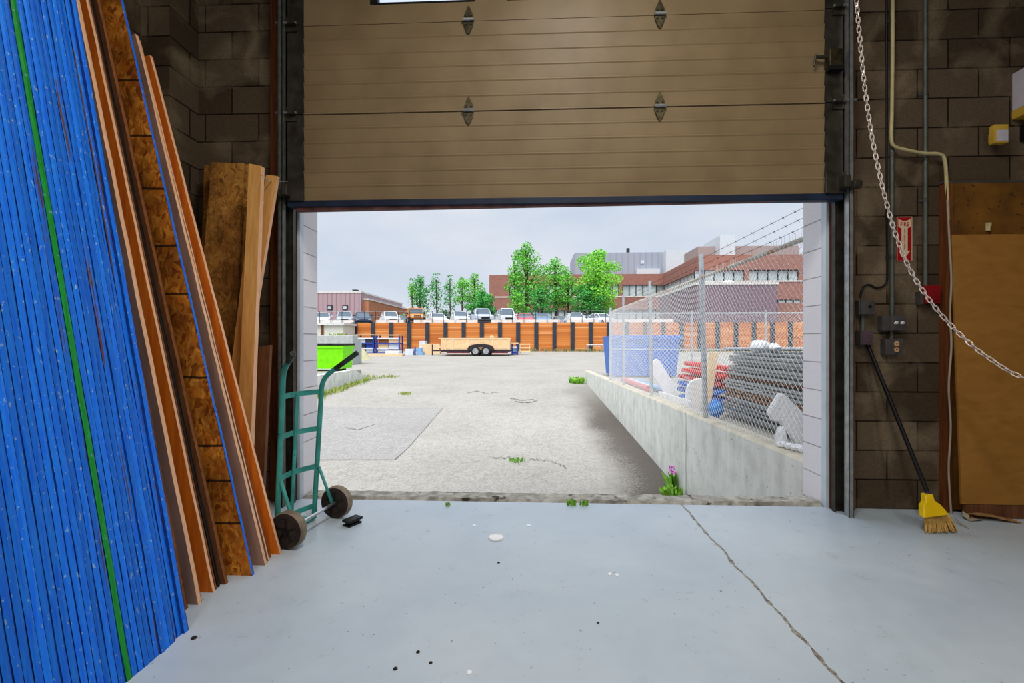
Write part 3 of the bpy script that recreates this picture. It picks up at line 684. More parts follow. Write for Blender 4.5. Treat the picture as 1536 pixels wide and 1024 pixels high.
# hoist chain
m_chain = M('bright_chain_steel', (240, 226, 216), (222, 208, 198), scale=30, rough=.35, metal=.3)
pts = [at(1284, -70, 3.06), at(1285, 0, 3.05), at(1290, 60, 3.04), at(1297, 130, 3.03), at(1307, 200, 3.02), at(1318, 255, 3.01), at(1330, 305, 3.0), at(1343, 350, 2.99), at(1362, 398, 2.97), at(1385, 437, 2.94), at(1412, 472, 2.90), at(1446, 507, 2.84), at(1484, 537, 2.76), at(1536, 566, 2.67), (2.9, 2.61, .925), (3.2, 2.57, .885), (3.55, 2.55, .88), (XR - .03, 2.54, .93)]
pts = [Vector(p) for p in pts]; top = pts[0].copy(); pts = [Vector((top.x - .02, top.y, ZC - .03)), Vector((top.x - .01, top.y, top.z + .5))] + pts
cur = []
for i in range(len(pts) - 1):
    a = pts[max(i - 1, 0)]; b_ = pts[i]; c = pts[i + 1]; d = pts[min(i + 2, len(pts) - 1)]
    for k in range(30):
        u = k / 30; cur.append(.5 * ((2 * b_) + (c - a) * u + (2 * a - 5 * b_ + 4 * c - d) * u * u + (3 * b_ - a - 3 * c + d) * u ** 3))
cur.append(pts[-1])
b = MB(); LP = .0315; acc = 0; prev = cur[0]; centers = []; need = LP / 2
for p in cur[1:]:
    seg = (p - prev).length
    while acc + seg >= need:
        u = (need - acc) / seg if seg > 0 else 0
        centers.append((prev.lerp(p, u), (p - prev).normalized())); need += LP
    acc += seg; prev = p
for i, (c, t) in enumerate(centers):
    rf = Vector((.8, -.6, .1)); s1 = t.cross(rf).normalized(); s2 = s1.cross(t)
    tw = .35 + .12 * math.sin(i * .5)
    s = (s1 * math.cos(tw) + s2 * math.sin(tw)) if i % 2 == 0 else (s2 * math.cos(tw) - s1 * math.sin(tw))
    path = []
    for k in range(14):
        an = 2 * PI * k / 14; dx = .0135 * (1 if math.cos(an) > 0 else -1) if abs(math.cos(an)) > .05 else 0
        path.append(c + t * (dx * .75 + .0105 * math.cos(an)) + s * (.0100 * math.sin(an)))
    b.tube(path, .0031, 6, up=tuple(t.cross(s)), closed=True)
tag(b.build('hoist_chain', m_chain, single=True, smooth=True), 'bright steel hoist chain hanging by the door and swept to the right', 'chain')

# broom
m_yel = M('yellow_broom_plastic', (240, 200, 20), (226, 182, 12), rough=.4); m_straw = M('straw_bristles', (214, 176, 104), (178, 138, 72), scale=40, rough=.8)
hd = Vector((2.445, 2.99, .205)); hb = gf(1411, 799); top = at(1300, 513, YW - .02)
br = thing('broom', 'black-handled broom with a yellow head leaning on the block wall', 'broom', (hb.x, hb.y, 0))
hd = at(1394, 745, 3.02); dr = (top - hd).normalized()
MB().tube([hd - dr * .03, top], .0125, 12).build('handle', m_black, br, smooth=True)
MB().tube([hd - dr * .012, hd + dr * .03], .0165, 12).build('ferrule', M('purple_collar', (62, 50, 110), (50, 40, 92)), br, smooth=True)
def br_pt(px, py, Y): return at(px, py, Y)
outl = [(1388, 742), (1400, 741), (1403, 751), (1412, 757), (1425, 772), (1386, 777), (1385, 760), (1389, 753)]
fy = lambda py: 3.0 - (py - 742) * .0016
front = [at(x, y, fy(y)) for x, y in outl]
MB().prism(front, (0.004, .045, 0)).build('head', m_yel, br, bevel=.006)
b = MB()
for i in range(90):
    u = (i % 30) / 29; lay = i // 30
    a = at(1387.5 + 36 * u, 775.5 - 3.5 * u, 2.992 + .012 * lay); px = 1386 + 50 * u + R.uniform(-2, 2)
    e = at(px, 800 - 2.5 * u * u + R.uniform(-3, 0), 2.955 + .02 * lay + R.uniform(-.01, .01)); e.z = max(e.z, .003)
    b.cone(a, e, .0052, .0022, 5)
b.build('bristles', m_straw, br)

# scraps behind the broom
m_scrap = wood_mat('scrap_wood', (176, 140, 92), (140, 104, 64))
def ribbon(name, label, pts, Z, wdt, mat, th=.004):
    P = []
    for (x, y), z in zip(pts, Z): P.append(gf(x, y, z))
    b = MB(); vs = []
    for i, p in enumerate(P):
        d = (P[min(i + 1, len(P) - 1)] - P[max(i - 1, 0)]); n = Vector((-d.y, d.x, 0)).normalized() * wdt * (.5 if 0 < i < len(P) - 1 else .25)
        vs += [p - n, p + n, p + n + Vector((0, 0, th)), p - n + Vector((0, 0, th))]
    fs = [(3, 2, 1, 0), tuple(range(len(vs) - 4, len(vs)))]
    for i in range(len(P) - 1):
        for q in range(4): fs.append((i * 4 + q, i * 4 + (q + 1) % 4, i * 4 + 4 + (q + 1) % 4, i * 4 + 4 + q))
    return tag(b.add(vs, fs).build(name, mat, single=True), label, 'scrap', 'scraps behind the broom')
ribbon('wood_scrap', 'long curved tan wood scrap on the floor behind the broom', [(1452, 769), (1468, 771), (1486, 773), (1503, 777), (1520, 781), (1532, 785)], [.03, .036, .03, .02, .006, .0], .06, m_scrap)
ribbon('wood_scrap', 'pale crumpled strip curling in front of the long scrap', [(1446, 765), (1449, 774), (1454, 781), (1462, 778), (1472, 780)], [.04, .02, .0, .012, .0], .035, m_offwhite)
ribbon('wood_scrap', 'thin stiff straw lying beside the broom bristles', [(1432, 776), (1440, 784), (1453, 793)], [.03, .015, 0], .006, m_offwhite)
b = MB().tube([gf(1453, 765, .02), gf(1470, 758, .05), gf(1490, 760, .05), gf(1520, 765, .03), gf(1545, 768, .01), gf(1570, 770, .01)], .009, 8)
tag(b.build('cable', m_offwhite, single=True, smooth=True), 'off-white cable end lying behind the wood scraps', 'cable')

# =====================================================================
#                              OUTSIDE
# =====================================================================
def lerp_tab(tab, y):
    if y <= tab[0][0]: return tab[0][1]
    for (a, za), (c, zc) in zip(tab, tab[1:]):
        if y <= c: return za + (zc - za) * (y - a) / (c - a)
    return tab[-1][1]
DRIVE = [(3.6, -1.06), (6.3, -.95), (18.7, -.43), (25, -.25), (40, -.03), (47, .20), (60, .3)]
RIGHT = [(3.6, .16), (13, .04), (20, -.06), (25, -.12), (40, -.02), (47, .20), (60, .3)]
LEFT = [(3.6, .05), (19, .0), (24, -.1), (40, -.03), (47, .20), (60, .3)]
def sm(a, c, x):
    u = max(0, min(1, (x - a) / (c - a))); return u * u * (3 - 2 * u)
RWX0, RWX1, RWY = 2.065, 2.29, 18.8
LWX, LWY = -7.05, 19.2
def zg(x, y):
    d = lerp_tab(DRIVE, y)
    if y < RWY: r = 1.0 if x > 2.18 else 0.0
    else: r = sm(1.2, 3.5 + (y - RWY) * .3, x)
    if y < LWY: l = 1.0 if x < LWX - .12 else 0.0
    else: l = sm(6.3, 9, -x)
    return d * (1 - r - l) + lerp_tab(RIGHT, y) * r + lerp_tab(LEFT, y) * l
def asphalt(name, c1, c2, dark=True):
    t = NT(name, .92, 0, .12)
    g = t.node('ShaderNodeNewGeometry'); P = g.outputs['Position']
    n1 = t.noise(P, .5, 6, .3); n2 = t.noise(P, 28, 3); n3 = t.noise(P, 7, 5)
    col = t.ramp(n1, [(.3, c1), (.7, c2)])
    col = t.mix(.4, col, t.ramp(n2, [(.36, (.42, .41, .40, 1)), (.58, W1)]), 'MULTIPLY')
    col = t.mix(.3, col, t.ramp(n3, [(.3, (.6, .59, .57, 1)), (.6, W1)]), 'MULTIPLY')
    if dark:                                # loose dark gravel along the foot of the ramp wall
        sp = t.node('ShaderNodeSeparateXYZ'); t.link(P, sp.inputs[0])
        e = t.math('MULTIPLY_ADD', n1, 1.0, sp.outputs[0])
        e = t.math('MULTIPLY_ADD', n2, 1.3, t.math('SUBTRACT', e, .25))
        f = t.node('ShaderNodeMapRange'); f.inputs[1].default_value = 1.95; f.inputs[2].default_value = 2.55; t.link(e, f.inputs[0])
        fy = t.node('ShaderNodeMapRange'); fy.inputs[1].default_value = 19; fy.inputs[2].default_value = 12; t.link(sp.outputs[1], fy.inputs[0])
        fx = t.math('LESS_THAN', sp.outputs[0], 2.2)
        col = t.mix(t.math('MULTIPLY', t.math('MULTIPLY', f.outputs[0], fy.outputs[0]), t.math('MULTIPLY', fx, .85)), col, lin((78, 71, 64)))
    t.bump(n2, .35, .01)
    return t.out(col)
m_asph = asphalt('pale_asphalt', (182, 178, 170), (170, 166, 158))
m_patch = asphalt('asphalt_patch', (172, 169, 166), (162, 159, 156), False)
xs = [-70, -45, -30, -20, -14, -10, -8.5, -7.171, -7.169] + [-7 + .45 * i for i in range(20)] + [2.1795, 2.1805, 2.6, 3.2, 4, 5, 6.5, 9, 13, 18, 26, 38, 60]
ys = [3.66, 4.5, 5.4, 6.3, 7.5, 9, 11, 13, 15, 17, 18.5, 18.79, 18.81, 19.19, 19.21, 20, 21.5, 23, 25, 28, 32, 36, 40, 43, 45, 47.2]
b = MB(); nx = len(xs)
b.add([(x, y, zg(x, y)) for y in ys for x in xs], [(j * nx + i, j * nx + i + 1, (j + 1) * nx + i + 1, (j + 1) * nx + i) for j in range(len(ys) - 1) for i in range(nx - 1)])
struct(b.build('ground', m_asph))
def gpx(px, py, Z0=-.5):                      # ground point under a pixel of the drive
    z = Z0
    for _ in range(30):
        v = gf(px, py, z); z = z * .4 + lerp_tab(DRIVE, v.y) * .6
    return gf(px, py, z)
# asphalt patch on the left of the drive
pp = [gpx(*q) for q in ((470, 610), (560, 611), (664, 612), (640, 640), (612, 672), (592, 690), (520, 692), (470, 690))]
cen = sum(pp, Vector()) / len(pp)
b = MB(); rows = []
N = 10
for j in range(N + 1):
    v = j / N
    def edge(lst, u):
        k = u * (len(lst) - 1); i = min(int(k), len(lst) - 2); return lst[i].lerp(lst[i + 1], k - i)
    Lp = gpx(468, 610).lerp(gpx(468, 690), v); Rp = edge([pp[2], pp[3], pp[4], pp[5]], v)
    for i in range(N + 1):
        q = Lp.lerp(Rp, i / N); rows.append((q.x, q.y, zg(q.x, q.y) + .012))
b.add(rows, [(j * (N + 1) + i, j * (N + 1) + i + 1, (j + 1) * (N + 1) + i + 1, (j + 1) * (N + 1) + i) for j in range(N) for i in range(N)])
struct(b.build('ground_patch', m_patch))
# cracks in the asphalt
m_crack = M('asphalt_crack', (136, 131, 124), (104, 100, 94), rough=1)
b = MB()
def crack(pts, w):
    P = [gpx(*q) for q in pts]; d = []
    for i in range(len(P) - 1):
        for k in range(12): q = P[i].lerp(P[i + 1], k / 12); d.append(q + Vector((R.uniform(-.02, .02), R.uniform(-.08, .08), 0)))
    for a, c in zip(d, d[1:]):
        n = Vector((-(c - a).y, (c - a).x, 0)).normalized() * w * R.uniform(.25, 1)
        b.add([Vector((p.x, p.y, zg(p.x, p.y) + .014)) for p in (a - n, c - n, c + n, a + n)], [(0, 1, 2, 3)])
crack([(765, 597), (780, 600), (803, 599)], .03); crack([(772, 602), (790, 604), (806, 601)], .025); crack([(520, 641), (535, 646), (552, 640), (565, 636)], .025)
crack([(735, 687), (762, 687), (775, 693)], .012); crack([(792, 689), (820, 690), (850, 702)], .01); crack([(700, 590), (716, 586), (730, 590), (752, 588)], .02)
o = b.build('asphalt_cracks', m_crack); struct(o)

# concrete ramp walls
def conc(name, c1, c2):
    t = NT(name, .9, 0, .15); g = t.node('ShaderNodeNewGeometry'); P = g.outputs['Position']
    mp_ = t.node('ShaderNodeMapping'); mp_.inputs['Scale'].default_value = (3, 3, .35); t.link(P, mp_.inputs['Vector'])
    n1 = t.noise(mp_.outputs[0], 2.5, 6, .3); n2 = t.noise(P, 5, 6); n3 = t.noise(P, 30, 3)
    col = t.ramp(n1, [(.3, c1), (.7, c2)])
    col = t.mix(.4, col, t.ramp(n2, [(.32, (.6, .6, .57, 1)), (.55, W1)]), 'MULTIPLY')
    col = t.mix(t.ramp(n3, [(.66, K0), (.72, W1)]), col, lin((140, 138, 130)))
    t.bump(n2, .2, .01); return t.out(col)
m_conc = conc('ramp_wall_concrete', (234, 235, 229), (216, 217, 208)); m_conctop = conc('wall_cap', (214, 206, 188), (196, 188, 170))
def walltop(y): return .262 - (y - 3.67) * .0165
b = MB(); seg = [3.67 + (RWY - 3.67) * i / 30 for i in range(31)]
rings = []
for y in seg:
    h = walltop(y); rings += [(RWX0, y, -1.3), (RWX0, y, h - .02), (RWX0 + .02, y, h), (RWX1 - .02, y, h), (RWX1, y, h - .02), (RWX1, y, -1.3)]
fs = [(i * 6 + k, i * 6 + k + 1, i * 6 + k + 7, i * 6 + k + 6) for i in range(30) for k in range(5)] + [(0, 1, 2, 3, 4, 5), tuple(range(180, 186))[::-1]]
b.add(rings, fs); o = b.build('concrete_ramp_wall', [m_conc, m_conctop])
for p in o.data.polygons:
    if p.normal.z > .6: p.material_index = 1
struct(o)
b = MB()
for py0, py1, px in ((621, 725, 1027),):
    q = atx(1029, 660, RWX0)
    pts = [(RWX0 - .001, q.y + R.uniform(-.012, .012), walltop(q.y) - .0 - i * .12) for i in range(11)]
    for a, c in zip(pts, pts[1:]):
        b.add([(a[0], a[1] - .006, a[2]), (a[0], a[1] + .006, a[2]), (c[0], c[1] + .006, c[2]), (c[0], c[1] - .006, c[2])], [(0, 1, 2, 3)])
struct(b.build('wall_crack', m_crack))
b = MB(); b.box(LWX - .22, LWX, 3.67, LWY - 1.0, -1.3, .06)
b.hexa([(LWX - .22, LWY - 1.0, -1.3), (LWX, LWY - 1.0, -1.3), (LWX, LWY, -1.3), (LWX - .22, LWY, -1.3), (LWX - .22, LWY - 1.0, .06), (LWX, LWY - 1.0, .06), (LWX, LWY, -.3), (LWX - .22, LWY, -.3)])
struct(b.build('concrete_ramp_wall', m_conc))

# greenery helper
def leaf_mat(name, c1, c2):
    t = NT(name, .55, 0, .25); g = t.node('ShaderNodeNewGeometry')
    col = t.ramp(t.noise(g.outputs['Position'], 2.5, 3), [(.35, c1), (.65, c2)])
    t.b.inputs['Subsurface Weight'].default_value = 0
    return t.out(col)
m_weed = leaf_mat('weed_green', (96, 160, 40), (140, 190, 70)); m_grass = leaf_mat('grass_green', (130, 158, 70), (176, 182, 96)); m_flower = M('pink_flower', (222, 120, 214), (200, 96, 190))
def blades(b, c, n, rad, h, m=0, zf=None):
    for _ in range(n):
        an = R.uniform(0, 2 * PI); r = rad * math.sqrt(R.random()); x, y = c.x + r * math.cos(an), c.y + r * math.sin(an)
        z = zf(x, y) if zf else c.z; hh = h * R.uniform(.5, 1); dx, dy = R.uniform(-.5, .5) * hh, R.uniform(-.5, .5) * hh; w_ = hh * .09 + .003; a2 = R.uniform(0, PI)
        ux, uy = w_ * math.cos(a2), w_ * math.sin(a2)
        b.add([(x - ux, y - uy, z - .003), (x + ux, y + uy, z - .003), (x + dx * .5 + ux * 1.3, y + dy * .5 + uy * 1.3, z + hh * .65), (x + dx * .5 - ux * 1.3, y + dy * .5 - uy * 1.3, z + hh * .65), (x + dx, y + dy, z + hh)], [(0, 1, 2, 3), (3, 2, 4)], m)
    return b
def weed(c, n, rad, h, label, mat=m_weed, cat='weed', zf=None):
    return tag(blades(MB(), c, n, rad, h, 0, zf).build('weed', mat, single=True), label, cat)
weed(gf(857, 757), 26, .035, .045, 'small green weed in the sill crack, left of the pair'); weed(gf(875, 757), 26, .035, .045, 'small green weed in the sill crack, right of the pair')
weed(gf(672, 758), 14, .02, .03, 'tiny weed alone in the sill crack')
q = gpx(775, 691); weed(q, 60, .14, .06, 'low weed growing in the drive in line with the door')
q = gpx(607, 591); weed(q, 60, .22, .1, 'low yellow-green tuft alone on the far drive', m_grass, zf=None)
q = atx(1026, 740, RWX0 - .08); q = Vector((RWX0 - .2, 6.4, -.945)); b = blades(MB(), q, 110, .13, .17)
tag(b.build('weed', m_weed, single=True), 'leafy weed at the foot of the ramp wall near the sill', 'weed')
ft = thing('wildflower', 'pink flower rising beside the foot of the ramp wall', 'flower', (RWX0 - .06, 6.75, zg(1.9, 6.75)))
fz = zg(1.9, 6.75)
blades(MB(), Vector((RWX0 - .08, 6.75, fz)), 24, .06, .25).build('leaves', m_weed, ft)
MB().tube([(RWX0 - .06, 6.75, fz), (RWX0 - .08, 6.75, fz + .26)], .005, 6).build('stem', m_weed, ft)
b = MB()
for i in range(26): b.lathe((RWX0 - .08 + R.uniform(-.04, .04), 6.75 + R.uniform(-.04, .04), fz + .27 + R.uniform(-.06, .06)), (0, 0, 1), [(0, -.012), (.014, 0), (0, .012)], 5)
b.build('petals', m_flower, ft)
weed(Vector((RWX0 - .36, 18.3, -.44)), 160, .28, .26, 'bushy green weed at the far end of the ramp wall')
b = MB()
for i in range(420):
    y = 11.5 + 7.6 * R.random(); x = LWX + .14 + abs(R.gauss(0, .14)); b_ = blades(b, Vector((x, y, zg(x, y))), 2, .05, .16)
for i in range(60):
    y = 19.1 + 1.2 * R.random(); x = LWX + .1 + (y - 19) * .6 + R.gauss(0, .2); blades(b, Vector((x, y, zg(x, y))), 2, .05, .14)
tag(b.build('grass', m_grass, single=True), 'strip of grass along the foot of the left ramp wall', 'grass', None, 'stuff')

# green bin
m_lime = M('lime_bin_paint', (130, 240, 0), (120, 226, 0), rough=.5)
BY0, BY1 = 17.9, 19.0; bx1 = -7.42; bx0 = -9.9; zt = 1.04; z0b = zg(-8.2, 18.2)
t = thing('waste_bin', 'large lime green waste bin at the end of the left ramp wall', 'bin', ((bx0 + bx1) / 2, (BY0 + BY1) / 2, z0b))
b = MB().hexa([(bx0 + .06, BY0 + .1, z0b + .1), (bx1 - .08, BY0 + .1, z0b + .1), (bx1 - .08, BY1, z0b + .1), (bx0 + .06, BY1, z0b + .1), (bx0, BY0, zt - .1), (bx1, BY0, zt - .1), (bx1, BY1, zt - .1), (bx0, BY1, zt - .1)])
b.build('body', m_lime, t)
b = MB().box(bx0 - .04, bx1 + .04, BY0 - .04, BY1 + .04, zt - .12, zt - .02); b.build('rim', m_lime, t, bevel=.02)
MB().hexa([(bx0 - .05, BY0 - .06, zt - .02), (bx1 + .05, BY0 - .06, zt - .02), (bx1 + .05, BY1, zt - .02), (bx0 - .05, BY1, zt - .02), (bx0 - .05, BY0 - .06, zt + .03), (bx1 + .05, BY0 - .06, zt + .03), (bx1 + .05, BY1, zt + .06), (bx0 - .05, BY1, zt + .06)]).build('lid', m_black, t)
for x in (bx0 + .3, bx1 - .38):
    MB().box(x - .1, x + .1, BY0 + .2, BY0 + .4, z0b, z0b + .1).build('foot', m_darkmetal, t); MB().box(x - .1, x + .1, BY1 - .3, BY1 - .1, z0b, z0b + .1).build('foot', m_darkmetal, t)
for x in (bx0 + .5, (bx0 + bx1) / 2, bx1 - .5): MB().box(x - .08, x + .08, BY0 - .09, BY0 - .03, zt + .02, zt + .06).build('lid_hinge', m_black, t)

# concrete block wall and pale dirt heap behind the bin, low pale building beyond
m_conc2 = conc('grey_block', (188, 192, 190), (170, 176, 174))
p0, p1 = at(440, 518, 25), at(529, 503, 25)
o = MB().box(p0.x, p1.x, 25, 25.8, zg(-10, 25), p1.z).build('concrete_barrier', m_conc2, single=True, bevel=.03); tag(o, 'grey concrete block wall right behind the lime bin', 'wall')
p1 = at(540, 500, 26.6)
o = MB().box(at(529, 505, 26).x, p1.x, 25.9, 26.9, zg(-10, 26), at(535, 508, 26.4).z).build('concrete_block', m_conc2, single=True, bevel=.03); tag(o, 'loose grey concrete block at the right end of the block wall', 'block')
m_dirt = M('pale_dirt', (214, 208, 168), (190, 184, 140), scale=3, rough=.95, bump=.5)
b = MB(); q = at(500, 505, 31); vs = []; n1_, n2_ = 18, 6
for j in range(n2_ + 1):
    for i in range(n1_):
        an = 2 * PI * i / n1_; r = 1 - j / n2_; vs.append((q.x + 2.6 * r * math.cos(an) * R.uniform(.92, 1.06), 31 + 1.6 * r * math.sin(an), -.12 + 1.75 * (1 - r ** 2.2) + R.uniform(-.05, .05) * (j > 0)))
b.add(vs, [(j * n1_ + i, j * n1_ + (i + 1) % n1_, (j + 1) * n1_ + (i + 1) % n1_, (j + 1) * n1_ + i) for j in range(n2_) for i in range(n1_)])
tag(b.build('dirt_heap', m_dirt, single=True, smooth=True), 'pale heap of dirt behind the concrete block wall', 'dirt heap')
q = at(512, 500, 30); weed(Vector((q.x, 29.7, 1.2)), 90, .5, .55, 'green tuft growing on the pale dirt heap', m_grass)
m_render = M('pale_render', (214, 214, 202), (200, 202, 190), rough=.8); m_roofpale = M('pale_roof', (226, 226, 224), rough=.7)
t = thing('low_shed', 'low pale shed with a flat white roof at the left end of the timber wall', 'shed', (at(500, 495, 44).x, 45, 0))
a, c = at(440, 500, 44), at(518, 487.5, 44)
MB().box(a.x, c.x - .2, 44, 46.9, .05, c.z).build('wall', m_render, t)
MB().box(a.x, c.x, 43.7, 46.95, c.z, c.z + .2).build('roof', m_roofpale, t)
q = at(483, 490, 43.9); MB().box(q.x - .12, q.x + .12, 43.9, 44.02, .05, c.z).build('downpipe', m_darkpine, t)

# timber retaining wall with steel posts
m_lag = NT('timber_lagging', .75, 0, .2)
g = m_lag.node('ShaderNodeNewGeometry'); sp = m_lag.node('ShaderNodeSeparateXYZ'); m_lag.link(g.outputs['Position'], sp.inputs[0])
oi = m_lag.node('ShaderNodeObjectInfo')
row = m_lag.math('FLOOR', m_lag.math('DIVIDE', sp.outputs[2], .19))
wn_ = m_lag.node('ShaderNodeTexWhiteNoise', noise_dimensions='2D'); cb = m_lag.node('ShaderNodeCombineXYZ'); m_lag.link(row, cb.inputs[0]); m_lag.link(oi.outputs['Random'], cb.inputs[1]); m_lag.link(cb.outputs[0], wn_.inputs[0])
col = m_lag.ramp(wn_.outputs['Value'], [(0, (182, 102, 48)), (.5, (206, 124, 60)), (.85, (216, 138, 74)), (1, (228, 164, 106))])
fr_ = m_lag.math('FRACT', m_lag.math('DIVIDE', sp.outputs[2], .19)); col = m_lag.mix(m_lag.math('LESS_THAN', fr_, .1), col, lin((150, 90, 54)))
m_lagm = m_lag.out(col)
m_post = M('dark_steel_post', (62, 68, 78), (48, 54, 64), rough=.6, metal=.3)
WY = 47.2; WT = at(700, 484, WY).z; WB = .0
t = thing('retaining_wall', 'long orange timber retaining wall with dark steel posts across the yard', 'retaining wall', (3, WY, 0))
pxs = [532] + [559.6 + 27.2 * i for i in range(26)]
for i, px in enumerate(pxs):
    x = at(px, 500, WY).x; w_ = .2 if i else .3
    MB().box(x - w_, x + w_, WY - .12, WY + .02, WB, WT + .03).build('post', m_post, t)
    if i:
        MB().box(at(pxs[i - 1], 500, WY).x, x, WY, WY + .25, WB, WT).build('lagging_panel', m_lagm, t)
x0 = at(523, 500, WY).x; MB().box(x0, at(532, 500, WY).x, WY - .05, WY + .25, WB, WT).build('lagging_panel', m_lagm, t)
m_brush = leaf_mat('verge_green', (110, 130, 80), (150, 160, 110))
b = MB()
for i in range(700):
    x = R.uniform(-4, 27); blades(b, Vector((x, WY - .4 - abs(R.gauss(0, .15)), .2)), 1, .05, .35)
tag(b.build('grass', m_brush, single=True), 'thin line of grass along the foot of the timber wall', 'grass', None, 'stuff')

# upper parking lot
m_lot = M('upper_lot_asphalt', (150, 148, 146), rough=.95); ZL = WT - .12
b = MB().box(-90, 90, WY + .26, 140, ZL - 3, ZL); struct(b.build('ground_upper', m_lot))
m_curb = M('pale_concrete_curb', (222, 218, 212), (206, 202, 196), rough=.85)
for k, (a, c, lab) in enumerate(((440, 531, 'at the far left above the shed'), (563, 606, 'left of the orange off-roader'), (621, 717, 'longest one, right of the orange off-roader'), (737, 840, 'below the parked white van'), (851, 898, 'near the right end, under white cars'), (906, 1010, 'behind the wire fence at the right'))):
    A, B = at(a, 483, WY + .55), at(c, 483, WY + .55); zt_ = at(800, 479.5, WY + .55).z
    b = MB().prism([(A.x, WY + .37, ZL), (A.x, WY + .46, zt_), (A.x, WY + .62, zt_), (A.x, WY + .75, ZL)], (B.x - A.x, 0, 0))
    tag(b.build('concrete_curb', m_curb, single=True), 'pale concrete curb on top of the timber wall, ' + lab, 'curb', 'curbs above the timber wall')
t = thing('lot_railing', 'thin dark post-and-wire railing along the top of the timber wall', 'railing', (0, WY + .35, ZL))
zr = at(800, 466.5, WY + .35).z
xA, xB = at(480, 470, WY + .35).x, at(926, 470, WY + .35).x; nP = 27
m_rail = M('dark_rail', (44, 46, 52), rough=.6)
for i in range(nP):
    x = xA + (xB - xA) * i / (nP - 1); MB().cone((x, WY + .28, ZL), (x, WY + .28, zr + .04), .028, .028, 6).build('post', m_rail, t)
b = MB()
for z in (zr, zr - .55): b.tube([(xA, WY + .28, z), (xB, WY + .28, z)], .018, 6)
b.build('wire', M('grey_wire', (170, 174, 178), rough=.5), t)

